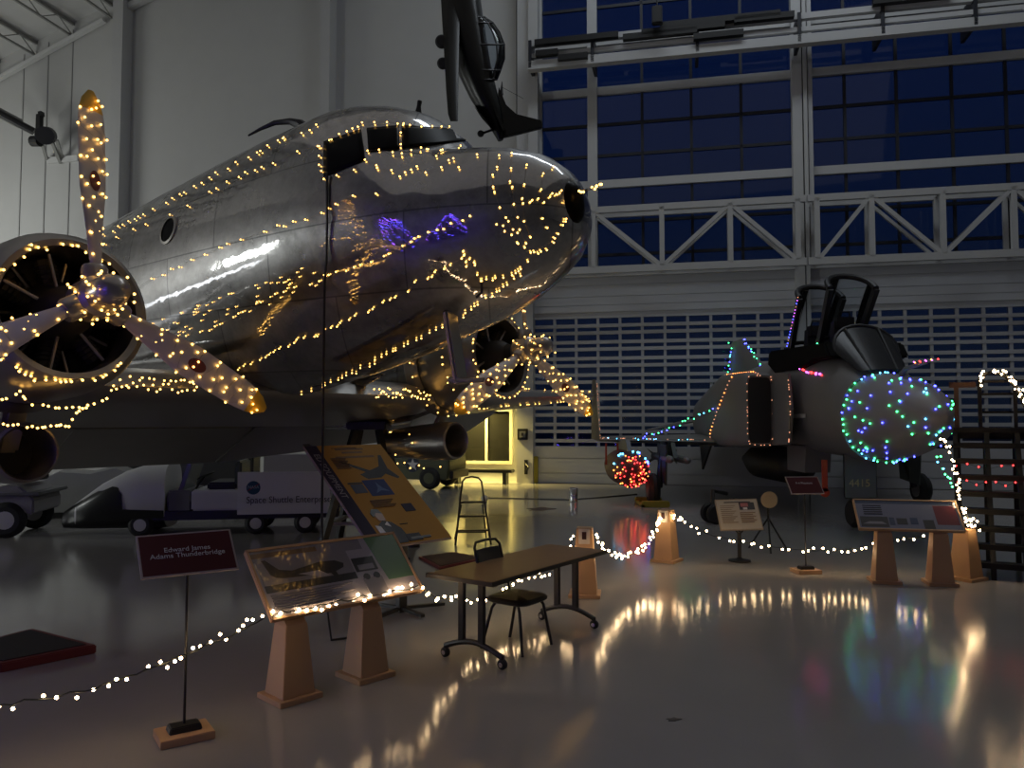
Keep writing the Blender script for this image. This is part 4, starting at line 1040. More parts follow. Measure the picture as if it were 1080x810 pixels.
draw(t, 'printed_panel', F, [
 (rect(.02, .02, L-.02, H-.02), M_lav), (rect(.02, H*.80, L*.72, H-.02), M_lav2), (rect(.02, H*.86, L*.42, H*.93), M_pbrown), ([(L*.76, H-.02), (L-.02, H-.02), (L-.02, .16), (L*.80, .16)], M_pgreen),
 (rect(.04, H*.36, L*.60, H*.80), M_lav2), (rect(.04, H*.36, L*.60, H*.46), M_pdark),
 ([(.16, H*.55), (.22, H*.53), (L*.46, H*.50), (L*.54, H*.56), (L*.55, H*.62), (L*.50, H*.68), (L*.40, H*.69), (.30, H*.62), (.20, H*.66), (.12, H*.82), (.09, H*.82), (.12, H*.60)], M_pdark),
 ([(.34, H*.56), (.52, H*.47), (.60, H*.47), (.52, H*.57)], M_lav), ([(L*.44, H*.52), (L*.47, H*.40), (L*.49, H*.40), (L*.48, H*.52)], M_pdark),
 (rect(L*.61, H*.45, L*.76, H*.66), M_pdark), (rect(L*.63, H*.47, L*.74, H*.55), M_lav2),
 (rect(L*.63, H*.08, L*.76, H*.34), M_lav2), ([(L*.66+.03*cos(k*pi/6), H*.36+.03*sin(k*pi/6)) for k in range(12)], M_pdark), ([(L*.73+.03*cos(k*pi/6), H*.36+.03*sin(k*pi/6)) for k in range(12)], M_pdark)]
 + [(rect(.06, H*(.31-.035*k), L*.55-.1*(k % 3), H*(.322-.035*k)), M_lav2) for k in range(7)])
STAND_A = (F, L, H)
# second display stand before the jet
t, F, L, H = rail_stand('long low display panel on two wooden pedestals in front of the grey jet', FL(906, 558, .66), FL(1019, 561, .66), .34, .34, (.30, .94), .6)
M_pblue = mat('print_blue_grey', (.16, .17, .24), .1, coat=.8); M_pblue2 = mat('print_navy', (.03, .05, .11), .12, coat=.8); M_pred = mat('print_red', (.14, .02, .03), .15, coat=.6)
draw(t, 'printed_panel', F, [(rect(.02, .02, L-.02, H-.02), M_pblue), (rect(.02, H*.86, L-.02, H*.97), M_pblue2), (rect(L*.76, H*.2, L*.97, H*.82), M_pred),
 (rect(.04, .04, L*.3, H*.42), M_pdark), ([(.06, H*.18), (L*.12, H*.26), (L*.24, H*.26), (L*.28, H*.18)], M_lav2), (rect(L*.31, H*.16, L*.36, H*.4), M_pblue2),
 (rect(L*.38, H*.18, L*.48, H*.38), M_pdark), (rect(L*.51, H*.2, L*.58, H*.4), M_pblue2), (rect(L*.63, H*.06, L*.73, H*.34), M_pdark)]
 + [(rect(L*.08, H*(.78-.07*k), L*.26, H*(.795-.07*k)), M_pdark) for k in range(5)])
STAND_B = (F, L, H)
# free pedestals carrying the floor string of lights
def pedestal(label, px, py, h, rz, box=True):
    p = FL(px, py); t = thing('pedestal', label, 'pedestal', p, rz, 'tapered wooden pedestals along the string of lights'); M = TM[t]
    pedestal_parts(t, M, h, .28, .18, .36)
    if box:
        MB(M).box((-.0, -.10, h-.09), (.13, .02, .17)).build('outlet_plate', mat('outlet_white', (.6, .55, .48), .4), t, bevel=.004)
        MB(M).box((-.0, -.113, h-.08), (.05, .012, .085)).build('socket', mat('socket_red_brown', (.05, .012, .01), .4), t)
    return p
PED = [pedestal('tapered wooden pedestal standing just behind the folding table', 617, 628, .78, -.15),
       pedestal('tapered wooden pedestal standing alone between the table and the white sign', 703, 592, .74, -.6)]
PED.append(pedestal('tapered wooden pedestal at the foot of the dark stairs, topped with clustered bulbs', 1019, 611, .64, .5, False))

# sign stands
def sign_stand(label, bx, by, rz, hz, w, d, lines, tilt=45, size=.05):
    p = FL(bx, by); t = thing('sign_stand', label, 'sign', p, rz); M = TM[t]
    MB(M).box((0, 0, .025), (.32, .26, .05)).build('base_board', M_wood, t, bevel=.004)
    MB(M).box((0, 0, .07), (.2, .12, .04), top=.9).build('weight', M_dark, t, bevel=.006)
    MB(M).cyl((0, 0, .09), (0, 0, hz), .009, n=10).build('pole', M_dark, t, True)
    a = radians(tilt); F = M @ frame((0, 0, hz), (1, 0, 0), y=(0, cos(a), sin(a)))
    MB(F).bb((-w/2, -d/2, 0), (w/2, d/2, .012)).build('sign_board', M_signedge, t)
    draw(t, 'sign_face', F @ Matrix.Translation((0, 0, .0115)), [(rect(-w/2+.012, -d/2+.012, w/2-.012, d/2-.012), M_maroon)])
    for i, l in enumerate(lines):
        lettering(t, l, F @ Matrix.Translation((.0, .03-.045*i, .0152)), size, M_inkw)
    return t
sign_stand('maroon sign on a thin black pole with a wooden base, beside the red edged mat', 194, 778, .60, 1.155, .58, .33, ['Edward James', 'Adams Thunderbridge'], 44, .05)
sign_stand('small maroon sign on a thin black pole in front of the grey jet', 850, 604, .12, 1.15, .46, .28, ['F-4 Phantom'], 50, .045)
# white notice on a round base
p = FL(780, 592); t = thing('notice_stand', 'cream notice board with a small photograph on a black round based post', 'sign', p, -.02); M = TM[t]
MB(M).lathe([(.155, 0), (.155, .02), (.05, .04), (.03, .06)], 28).build('round_base', M_dark, t, True)
MB(M).cyl((0, 0, .04), (0, 0, .42), .028, n=12).build('post', M_dark, t, True)
a = radians(55); F = M @ frame((0.01, .05, .66), (1, -.0, .03), y=(0, cos(a), sin(a)))
MB(M).bar((0, 0, .4), (0, .04, .62), .03).bar((-.06, .0, .45), (0, .0, .38), .02).bar((.06, .0, .45), (0, .0, .38), .02).build('neck', M_dark, t)
w, d = .61, .50
MB(F).bb((-w/2, -d/2, -.01), (w/2, d/2, .008)).build('board', mat('board_edge', (.30, .24, .17), .5), t)
draw(t, 'notice_face', F @ Matrix.Translation((0, 0, .0075)), [(rect(-w/2+.015, -d/2+.015, w/2-.015, d/2-.015), M_cream), (rect(.03, .07, .25, .19), M_pdark), (rect(.05, .12, .16, .18), mat('print_pink', (.35, .12, .12), .3)), (rect(.08, .075, .14, .11), M_inkw),
   (rect(-.18, .19, .2, .205), M_ink)]+[(rect(-.25, .14-.03*k, -.03-.03*(k % 3), .144-.03*k), M_pbrown) for k in range(10)]+[(rect(.02, .02-.03*k, .24-.04*(k % 2), .024-.03*k), M_pbrown) for k in range(6)])

# tall slanted yellow banner board on a dark post
t = None
BL, BR = FL(407, 577, .755), FL(477, 567, .755)
x = (BR-BL); L = x.length; x = x.normalized(); back = V((-x.y, x.x, 0)); up = back*1.3+V((0, 0, .98)); H = up.length; F = frame(BL, x, y=up)
mid = BL+x*L*.45+back*.25
t = thing('banner_stand', 'large slanted yellow display board with a navy side stripe, on a dark post', 'display stand', (mid.x, mid.y, 0))
M_by = mat('banner_yellow', (.46, .25, .055), .65, spec=.15, noise=.06, nscale=2); M_bn = mat('banner_navy', (.025, .022, .05), .6, spec=.2); M_bb = mat('banner_blue', (.025, .045, .15), .6, spec=.2)
sx0 = -.16
MB(F).bb((sx0, 0, -.03), (L, H, 0)).build('board', M_signedge, t, bevel=.004)
man = [(.10, .02), (.30, .02), (.34, .10), (.33, .22), (.26, .33), (.16, .36), (.08, .30), (.06, .14)]
draw(t, 'printed_banner', F, [(rect(0, .008, L-.006, H-.008), M_by), (rect(sx0+.006, .008, 0, H-.008), M_bn),
  ([(.30, 1.10), (.62, 1.22), (.72, 1.42), (.76, 1.42), (.72, 1.18), (.80, 1.02), (.76, 1.0), (.64, 1.09), (.55, 1.03), (.36, 1.02)], M_pdark), ([(.14, 1.32), (.17, 1.34), (.46, 1.16), (.42, 1.12)], M_pdark),
  (rect(.26, .74, .56, 1.0), M_bb), ([(.34, .78), (.40, .86), (.42, .96), (.46, .86), (.53, .80), (.42, .82)], mat('print_pale_blue', (.10, .16, .30), .6, spec=.2)), (rect(.08, .80, .24, .94), mat('print_slate', (.09, .11, .15), .6, spec=.2)), (rect(.06, .95, .25, .97), M_pdark),
  (rect(.54, .46, .68, .58), M_bn), (man, M_pdark), ([(.04, .04), (.12, .04), (.10, .28), (.04, .30)], M_inkw), ([(.13, .36), (.21, .36), (.22, .46), (.15, .50), (.11, .44)], mat('print_skin', (.36, .22, .15), .4)), ([(.09, .42), (.15, .48), (.22, .46), (.20, .53), (.12, .54), (.08, .48)], M_ink), ([(.16, .30), (.21, .34), (.22, .26)], M_inkw),
  (rect(.32, .03, .50, .13), M_pdark), (rect(.36, .05, .62, .08), M_ink)]
  + [(rect(.16, 1.56-.022*k, .5-.03*(k % 3), 1.565-.022*k), M_pbrown) for k in range(1)] + [(rect(.06, 1.38-.025*k, .26-.02*(k % 2), 1.386-.025*k), M_pbrown) for k in range(8)] + [(rect(.18, .66-.025*k, .48-.03*(k % 3), .666-.025*k), M_pbrown) for k in range(5)])
lettering(t, 'THUNDERBIRDS', F @ Matrix.Translation((sx0/2, H*.68, .004)) @ Matrix.Rotation(-pi/2, 4, 'Z'), .11, M_inkw, sx=.9) if False else lettering(t, 'ED EQUIPMENT', F @ Matrix.Translation((sx0/2, H*.68, .004)) @ Matrix.Rotation(-pi/2, 4, 'Z'), .105, mat('ink_grey', (.25, .23, .27), .4))
lettering(t, 'MARTIN', F @ Matrix.Translation((L*.5, H-.13, .004)), .07, M_pbrown) if False else None
for k, (x0, x1, y) in enumerate(((.2, .58, H-.08), (.26, .54, H-.14), (.14, .66, H-.22))): draw(t, 'heading_line', F, [(rect(x0, y-.018, x1, y+.012), M_pbrown)], .0035+.0002*k)
pz = .755+.25*.98/1.3
MB().box((mid.x, mid.y, pz/2+.0), (.10, .06, pz-.02), Matrix((x, back, V((0, 0, 1)))).transposed()).build('post', M_dark, t)
fb_ = MB()
for s in (-.5, .5): fb_.bar((mid.x+x.x*s+back.x*-.2*abs(s), mid.y+x.y*s+back.y*-.2*abs(s), .025), (mid.x, mid.y, .05), .05, .03)
for s in (-.35, .35): fb_.bar((mid.x+back.x*s, mid.y+back.y*s, .025), (mid.x, mid.y, .05), .05, .03)
fb_.build('foot_bars', M_dark, t)

# red edged drip mats
def mat_tray(label, quad, h=.07, tm=None):
    q = [FL(*p) for p in quad]; c = sum(q, V())/4
    t = thing('drip_mat', label, 'mat', c)
    b = MB(); b.add([p for p in q]+[V((p.x, p.y, h)) for p in q], [(3, 2, 1, 0), (4, 5, 6, 7), (0, 1, 5, 4), (1, 2, 6, 5), (2, 3, 7, 6), (3, 0, 4, 7)])
    b.build('red_border', mat('mat_red', (.15, .018, .018), .55), t, bevel=.01)
    i = [c+(p-c)*.86 for p in q]
    MB().add([V((p.x, p.y, h)) for p in i]+[V((p.x, p.y, h+.006)) for p in i], [(3, 2, 1, 0), (4, 5, 6, 7), (0, 1, 5, 4), (1, 2, 6, 5), (2, 3, 7, 6), (3, 0, 4, 7)]).build('black_top', tm or mat('mat_black', (.02, .018, .016), .7, noise=.4, nscale=40), t)
mat_tray('thick black mat with a red border on the floor under the nearer engine', [(-75, 700), (0, 710), (102, 689), (34, 671)][::1], .075)
mat_tray('dark red mat lying on the floor behind the folding table', [(441, 589), (463, 601), (513, 590), (477, 584)], .03, mat('mat_maroon', (.05, .012, .012), .6))

# ---- folding table on castors
a_ = V((.575, .818, 0)); w_ = V((.818, -.575, 0)); T0 = V((-.44, 6.45, 0))
TMx = frame(T0, a_, z=(0, 0, 1))    # x along the table, y towards the chair side
t = thing('folding_table', 'brown folding table on black curved feet with castors', 'table', M=TMx)
top = MB(TMx); top.bb((-.04, -.37, .70), (1.86, .31, .735)); top.build('tabletop', mat('table_brown', (.33, .19, .08), .35, noise=.12, nscale=5, coat=.2), t, bevel=.008)
MB(TMx).bb((-.046, -.376, .699), (1.866, -.370, .733)).bb((-.046, .31, .699), (1.866, .316, .733)).bb((-.046, -.37, .699), (-.04, .31, .733)).bb((1.86, -.37, .699), (1.866, .31, .733)).build('edge_band', M_dark, t)
MB(TMx).bb((.08, -.30, .665), (.14, .25, .70)).bb((1.7, -.30, .665), (1.76, .25, .70)).bb((.12, -.03, .66), (1.72, .01, .70)).build('under_frame', mat('beige_steel', (.25, .2, .15), .5), t)
for x0 in (.16, 1.68):
    l = MB(TMx); 
    for y in (-.12, .09): l.bb((x0-.018, y-.032, .15), (x0+.018, y+.032, .68))
    l.build('leg', M_dark, t, bevel=.006)
    ar = [V((x0, -.33+.6*k/12, .095+.075*sin(pi*k/12))) for k in range(13)]
    MB(TMx).tube(ar, .024, 8).build('curved_foot', M_dark, t, True)
    for y in (-.33, .27):
        c = MB(TMx); c.wheel((x0+.0, y, .042), (1, 0, .0), .042, .05); cs = c.build('castor', M_rubber, t, True)
        MB(TMx).cyl((x0-.03, y, .042), (x0+.03, y, .042), .02, n=12).build('castor_hub', M_chrome, cs)
        MB(TMx).cyl((x0, y, .08), (x0, y, .11), .016, n=10).build('castor_stem', M_dark, cs)
# ---- black chair behind the table
cw = V((.05, 7.03, 0)); CM = frame(cw, w_, z=(0, 0, 1))    # x = forward, y = to its left
t = thing('chair', 'black stacking chair with thin metal legs pushed under the folding table', 'chair', M=CM)
s = MB(CM); s.loft([[V((k_*.22*math.copysign(abs(cos(a))**.45, cos(a)), k_*.22*math.copysign(abs(sin(a))**.45, sin(a)), z_)) for a in [2*pi*q_/40 for q_ in range(40)]] for k_, z_ in ((.1, .405), (.9, .405), (1, .42), (1.02, .44), (.94, .458), (.1, .466))]); s.build('seat', M_dark, t, True)
for y in (-1, 1):
    MB(CM).tube([V((.12, y*.17, .41)), V((.15, y*.19, .36)), V((.21, y*.23, 0))], .014, 8).build('leg', M_dark, t, True)
    MB(CM).tube([V((-.12, y*.17, .41)), V((-.15, y*.185, .36)), V((-.24, y*.22, 0))], .014, 8).build('leg', M_dark, t, True)
bk = MB(CM); bk.tube([V((-.10, -.17, .41)), V((-.22, -.19, .44)), V((-.27, -.19, .6)), V((-.34, -.19, .86)), V((-.36, -.15, .905)), V((-.365, 0, .915)), V((-.36, .15, .905)), V((-.34, .19, .86)), V((-.27, .19, .6)), V((-.22, .19, .44)), V((-.10, .17, .41))], .013, 8); bk.build('back_frame', M_dark, t, True)
MB(CM).loft([[V((-.288+dx-.07*k/4*1.0, y, .66+.045*k)) for y, dx in ((-.17, -.0), (0, -.025), (.17, 0), (.17, .02), (0, 0), (-.17, .02))] for k in range(5)]).build('backrest', M_dark, t, True)

# ---- step ladder
p = FL(498, 572); LMx = frame((p.x, p.y, 0), V((1, .12, 0)), z=(0, 0, 1))
t = thing('step_ladder', 'black folding step ladder standing beyond the table under the farther engine', 'ladder', M=LMx)
for s in (-1, 1):
    MB(LMx).tube([V((s*.29, -.28, 0)), V((s*.20, .02, .7)), V((s*.16, .1, 1.0)), V((s*.11, .115, 1.06)), V((0, .12, 1.08))], .016, 8).build('rail', M_dark, t, True)
    MB(LMx).tube([V((s*.27, .40, 0)), V((s*.18, .05, .62))], .014, 8).build('rear_leg', M_dark, t, True)
for z, y, w in ((.22, -.19, .27), (.44, -.09, .245), (.66, .0, .215)):
    MB(LMx).box((0, y+.05, z), (w*2, .13, .025)).build('step', M_dark, t, bevel=.005)
MB(LMx).bar((-.255, .33, .12), (.255, .33, .12), .02).build('cross_bar', M_dark, t)

# ---- boarding stairs beside the jet nose (frame: x across the steps, y up the flight)
M_stair = mat('stair_black', (.006, .006, .006), .6, spec=.3)
SD = V((.49, .872, 0)); SO = V((5.74, 10.12, 0)); SM = frame(SO, V((.872, -.49, 0)), z=(0, 0, 1))
SW, RUN, N = 1.75, .135, 9
t = thing('boarding_stairs', 'dark steel stairs with open treads and handrails beside the jet nose', 'stairs', M=SM)
RZ = 1.92/N
for k in range(N):
    MB(SM).bb((0, RUN*k, RZ*(k+1)-.07), (SW, RUN*k+.2, RZ*(k+1))).build('tread', M_stair, t)
for xx in (.02, .40, .76, SW-.02):
    MB(SM).prism([(0, 0), (.16, 0), (RUN*N+.1, 1.72), (RUN*N+.1, 1.88), (RUN*(N-1), 1.85), (0, .15)], (xx-.03, 0, 0), (0, 1, 0), (0, 0, 1), .06).build('stringer', M_stair, t)
py0 = RUN*N
MB(SM).bb((0, py0-.02, 1.76), (SW, py0+.34, 1.92)).build('platform', M_stair, t)
for xx in (.05, .40, .76, SW-.05): MB(SM).bar((xx, py0+.3, 0), (xx, py0+.3, 1.8), .07).build('support_post', M_stair, t)
for xx, yy, zz in ((.34, py0+.02, 2.62), (.76, py0+.02, 2.60), (SW-.05, py0+.02, 2.55), (.34, py0+.30, 2.6)):
    MB(SM).bar((xx, yy, 1.9), (xx, yy, zz), .045).build('rail_post', M_stair, t)
for z in (2.14, 2.40, 2.58): MB(SM).bar((.32, py0+.3, z), (SW, py0+.3, z), .035).build('guard_rail', M_stair, t)
hr = [V((.32, py0, 2.50)), V((.36, py0, 2.64)), V((.48, py0-.03, 2.70)), V((.62, py0-.08, 2.66)), V((.74, py0-.2, 2.5)), V((.84, py0-.4, 2.22)), V((.95, py0-.8, 1.7)), V((1.0, py0-1.15, 1.1))]
MB(SM).tube(hr, .024, 8).build('handrail', M_stair, t, True)
HR = [SM @ p for p in hr]
tag(MB(SM).bb((-.04, py0+.22, 2.50), (.30, py0+.28, 2.58)).bb((.02, py0+.22, 1.92), (.08, py0+.28, 2.5)).build('wooden_rail', mat('brown_wood', (.12, .06, .03), .6)), 'brown wooden cross rail beside the lit stair handrail', 'rail')
# ================================================================== ground vehicles under the airliner
# local frames: x forward, y left, z up
def vehicle(name, label, cat, px, py, fwd): 
    p = FL(px, py); M = frame((p.x, p.y, 0), fwd, z=(0, 0, 1)); return thing(name, label, cat, M=M), M
M_vw = mat('vehicle_white', (.55, .54, .54), .35); M_vd = mat('vehicle_grey', (.16, .16, .16), .5)
def add_wheel(t, M, x, y, r, w=.16, hub=M_vd):
    b = MB(M); b.wheel((x, y, r), (0, 1, 0), r, w); o = b.build('wheel', M_rubber, t, True)
    MB(M).lathe([(.02, -w*.52), (r*.5, -w*.5), (r*.56, -w*.36), (r*.56, w*.36), (r*.5, w*.5), (.02, w*.52)], 18, (x, y, r), (0, 1, 0)).build('wheel_hub', hub, o, True)
# shuttle-nosed tug: pointing to picture left, a touch towards the camera
sd = V((-.985, -.17, 0)).normalized()
t, M = vehicle('shuttle_cart', 'long white cart with a black shuttle shaped nose, parked below the airliner', 'cart', 156, 562, sd)
nose = MB(M); rr = []
NS = ((1.42, .20, .30, .06), (1.36, .14, .42, .18), (1.1, .13, .62, .36), (.7, .13, .92, .52), (.3, .13, 1.14, .6), (0, .13, 1.24, .62), (-.42, .13, 1.27, .62))
def nsect(x, zb, zt, hw, g=0.0, fr=1.0):
    r = []
    for k in range(28):
        a = 2*pi*k/28; c, q = cos(a), sin(a)
        z = (zt+zb)/2+((zt-zb)/2+g)*math.copysign(abs(q)**.6, q)
        r.append(V((x, (hw+g)*math.copysign(abs(c)**.6, c), min(z, zb+(zt-zb)*fr+g))))
    return r
nose.loft([nsect(*n) for n in NS]); nose.build('nose_body', M_vw, t, True)
M_tb = mat('tug_black', (.008, .008, .008), .3)
def nst(x):
    for a, b in zip(NS, NS[1:]):
        if a[0] >= x >= b[0]: return [x]+[lerp(a[i], b[i], (a[0]-x)/(a[0]-b[0])) for i in (1, 2, 3)]
MB(M).loft([nsect(*nst(x), g=.012, fr=f) for x, f in ((1.42, 1.0), (1.36, .98), (1.2, .93), (1.0, .88), (.7, .84), (.45, .80), (.34, .74), (.28, .60), (.26, .34), (-.1, .30), (-.41, .28))]).build('black_chin', M_tb, t, True)
MB(M).bb((-3.4, -.58, .28), (-.2, .58, .45)).build('chassis', M_dark, t, bevel=.02)
MB(M).bb((-1.5, -.56, .40), (-.45, .56, .62)).build('cab_floor', M_dark, t, bevel=.02)
MB(M).bb((-.86, -.57, .42), (-.45, .57, .80)).build('battery_box', M_vd, t, bevel=.03)
MB(M).bb((-1.72, -.60, .44), (-.86, .60, .80)).build('side_panel', M_vw, t, bevel=.03)
ws = MB(M); ws.prism([(-.70, .80), (-.62, .80), (-.80, 1.36), (-.88, 1.36)], (0, .5, 0), (1, 0, 0), (0, 0, 1), (0, 1.0)); ws.build('windscreen', mat('old_plastic', (.13, .15, .14), .2), t)
MB(M).box((-1.35, 0, .86), (.5, 1.0, .14)).build('seat', M_dark, t, bevel=.03)
MB(M).box((-1.62, 0, 1.08), (.12, 1.0, .44)).build('seat_back', mat('vehicle_green_grey', (.07, .085, .08), .5), t, bevel=.03)
MB(M).tube([V((-.85, .2, .8)), V((-1.0, .2, 1.02))], .02, 6).lathe([(.15, 0), (.17, .015), (.15, .03)], 18, (-1.02, .2, 1.02), (.4, 0, .9), False).build('steering_wheel', M_dark, t)
MB(M).bb((-3.4, -.5, .45), (-1.72, .5, .62)).build('flat_bed', M_dark, t)
for x, r in ((-.02, .21), (-1.95, .2), (-2.8, .2)):
    for y in (-.5, .5): add_wheel(t, M, x, y, r, .16, M_vw)
# sign with emblem hung on the cart
Mi = M.inverted(); ln = M.to_3x3() @ V((0, 1, 0)); o_ = M @ V((0, .64, 0))
def on_side(px, py):
    r = ray(px, py); return CAM+r*((o_-CAM).dot(ln)/r.dot(ln))
p0, p1 = on_side(250, 543), on_side(348, 531)
xx = (p1-p0); xx.z = 0; L = xx.length; xx = xx.normalized(); F = frame(p0, xx, z=V((xx.y, -xx.x, 0)))
t2 = thing('name_board', 'white board with a round blue emblem reading Space Shuttle Enterprise, on the cart', 'sign', p0)
Hh = on_side(250, 498).z-p0.z
MB(F).bb((0, 0, -.03), (L, Hh, 0)).build('board', mat('board_white', (.62, .62, .62), .3), t2, bevel=.004)
draw(t2, 'emblem', F, [([(.27+.12*cos(2*pi*k/28), .47+.12*sin(2*pi*k/28)) for k in range(28)], mat('emblem_blue', (.01, .06, .10), .4)), ([(.16, .41), (.21, .43), (.38, .54), (.37, .55), (.20, .45)], mat('emblem_red', (.25, .03, .03), .4))])
lettering(t2, 'NASA', F @ Matrix.Translation((.27, .48, .004)), .075, mat('emblem_pale', (.35, .42, .42), .4))
lettering(t2, 'Space Shuttle Enterprise', F @ Matrix.Translation((.15, .25, .002)), .165, M_ink, 'LEFT', sx=.9)
MB(F).bb((L-.008, 0, 0), (L+.01, Hh, .012)).build('metal_edge', M_chrome, t2)
for a_ in (.3, L-.3): MB(F).bar((a_, .15, -.028), (a_, .15, -.12), .03).build('board_bracket', M_dark, t2)
# grey trailer with fat wheels by the left engine
t, M = vehicle('equipment_trailer', 'grey equipment trailer with two fat wheels, parked under the nearer engine', 'trailer', 24, 562, V((-.98, -.2, 0)))
MB(M).prism([(-.40, .40), (1.9, .45), (1.9, .74), (.4, .78), (.1, .9), (-.15, .9), (-.35, .72), (-.40, .65)], (0, .65, 0), (1, 0, 0), (0, 0, 1), (0, 1.3)).build('body', mat('trailer_grey', (.28, .27, .27), .45), t, bevel=.03)
MB(M).bb((-.5, -.72, .72), (.6, .72, .78)).build('mudguard', M_vd, t, bevel=.02)
MB(M).bar((1.9, 0, .5), (2.7, 0, .35), .08).build('drawbar', M_dark, t)
for x in (.02, .66):
    for y in (-.62, .62): add_wheel(t, M, x, y, .31, .22, M_vw)
for k in range(3): MB(M).box((-.2+.3*k, 0, 1.0), (.18, .7, .1)).build('fitting', M_dark, t, bevel=.02)
# pale covered crate behind the cart nose
p = FL(100, 543); t = thing('covered_crate', 'pale crate under a sagging sheet behind the black nosed cart', 'crate', p, .2); M = TM[t]
b = MB(M); rr = []
for x, h in ((-1.0, .75), (-.6, .95), (0, .9), (.5, 1.02), (1.0, .8)):
    rr.append([V((x, -.5, .0)), V((x, -.48, h*.5)), V((x, -.4, h)), V((x, 0, h+.06)), V((x, .4, h)), V((x, .5, 0))])
b.loft(rr); b.build('sheet', mat('sheet_grey', (.30, .30, .29), .7, noise=.1, nscale=4, bump=.4), t, True)
MB(M).bb((-.95, -.52, 0), (.95, .52, .12)).build('pallet', M_dark, t)
# long pale equipment cases behind the cart and dark ground gear
p = FL(322, 536); t = thing('equipment_case', 'tall pale case behind the lettered board below the airliner', 'case', p, .1); M = TM[t]
MB(M).bb((-.9, -.3, .12), (.9, .3, 1.25)).build('body', mat('case_mauve', (.24, .22, .25), .5), t, bevel=.03)
MB(M).bb((-.85, -.25, 0), (.85, .25, .12)).build('skid', M_dark, t)
MB(M).bb((-.88, -.315, .6), (.88, -.30, .64)).build('seam_strip', M_dark, t)
p = FL(205, 536); t = thing('ground_power_unit', 'dark boxy ground power unit behind the cart cab', 'machine', p, .1); M = TM[t]
MB(M).bb((-1.4, -.4, .25), (1.4, .4, 1.75)).build('housing', mat('unit_dark', (.05, .05, .048), .5), t, bevel=.05)
MB(M).bb((-1.2, -.44, 1.3), (-.1, -.39, 1.6)).build('grille', M_dark, t)
for x in (-.9, .9):
    for y in (-.33, .33): add_wheel(t, M, x, y, .2, .14)
# olive tow tractor
t, M = vehicle('tow_tractor', 'olive aircraft tow tractor with a white star, parked by the lit office wall', 'tractor', 463, 514, V((.96, -.28, 0)))
M_ol = mat('olive_paint', (.085, .09, .045), .5, noise=.1)
MB(M).prism([(-2.4, .28), (.55, .28), (.62, .7), (.60, 1.02), (-.25, 1.04), (-.5, 1.06), (-.6, .9), (-1.6, .9), (-1.7, 1.1), (-2.4, 1.1)], (0, .75, 0), (1, 0, 0), (0, 0, 1), (0, 1.5)).build('body', M_ol, t, bevel=.04)
MB(M).bb((.6, -.7, .32), (.72, .7, .55)).build('bumper', M_dark, t, bevel=.02)
MB(M).box((-1.15, 0, 1.05), (.5, 1.1, .3)).build('seat', M_dark, t, bevel=.04)
MB(M).tube([V((-.6, .2, 1.0)), V((-.8, .2, 1.3))], .025, 6).build('steering_column', M_dark, t)
MB(M).lathe([(.17, 0), (.2, .02), (.17, .04)], 18, (-.82, .2, 1.3), (.4, 0, .9), False).build('steering_wheel', M_dark, t)
for x in (0, -1.75):
    for y in (-.72, .72): add_wheel(t, M, x, y, .33, .24, M_ol)
star = []
for k in range(10): r = .2 if k % 2 == 0 else .08; star.append((r*sin(k*pi/5), r*cos(k*pi/5)))
Fs = M @ frame((-.55, .752, .72), (-1, 0, 0), z=(0, 1, 0)) 
Fs2 = M @ frame((-.55, -.752, .72), (1, 0, 0), z=(0, -1, 0))
draw(t, 'star_emblem', Fs2, [([(.22*cos(2*pi*k/24), .22*sin(2*pi*k/24)) for k in range(24)], mat('star_navy', (.01, .015, .04), .5)), (star, M_inkw)])
# ---- small things on the floor
p = FL(605, 529); t = thing('metal_can', 'tall silver can standing alone on the polished floor', 'can', p)
b = MB(Matrix.Translation(p)); b.lathe([(.105, 0), (.11, .01), (.105, .02), (.105, .31), (.11, .32), (.1, .335)], 24); b.build('can_body', M_chrome, t, True)
MB(Matrix.Translation(p)).lathe([(.09, .33), (.09, .345), (.02, .35)], 20).build('can_lid', M_vd, t, True)
p = FL(511, 530); t = thing('floor_lamp_ball', 'small pale glass ball on the floor beyond the step ladder', 'ball', p)
MB(Matrix.Translation(p)).ball((0, 0, .10), .09, 16, 10).build('glass_ball', mat('pale_ball', (.6, .58, .5), .15), t, True)
MB(Matrix.Translation(p)).lathe([(.06, 0), (.06, .02), (.03, .03)], 14).build('base', M_dark, t, True)
def blob(px, py, sx, sy, name, label, m):
    p = FL(px, py); b = MB(Matrix.Translation(p)); pts = [(sx*(1+.25*sin(3*a+1)+.15*sin(7*a))*cos(a), sy*(1+.25*sin(2*a)+.2*cos(5*a))*sin(a)) for a in [2*pi*k/30 for k in range(30)]]
    b.prism(pts, (0, 0, .001), (1, 0, 0), (0, 1, 0), .002); tag(b.build(name, m), label, 'stain')
blob(569, 537, .30, .35, 'floor_stain', 'dark reddish stain on the floor in front of the hangar door', mat('stain_red', (.06, .03, .025), .4))
blob(710, 759, .045, .03, 'floor_stain', 'small dark mark alone on the open floor', mat('stain_dark', (.05, .045, .04), .4))
tag(MB().tube([FL(512, 525, .01), FL(560, 526, .01), FL(600, 527, .01), FL(640, 524, .01), FL(672, 521, .01)], .012, 5).build('floor_cable', M_dark), 'long thin black cable lying across the far floor by the silver can', 'cable')
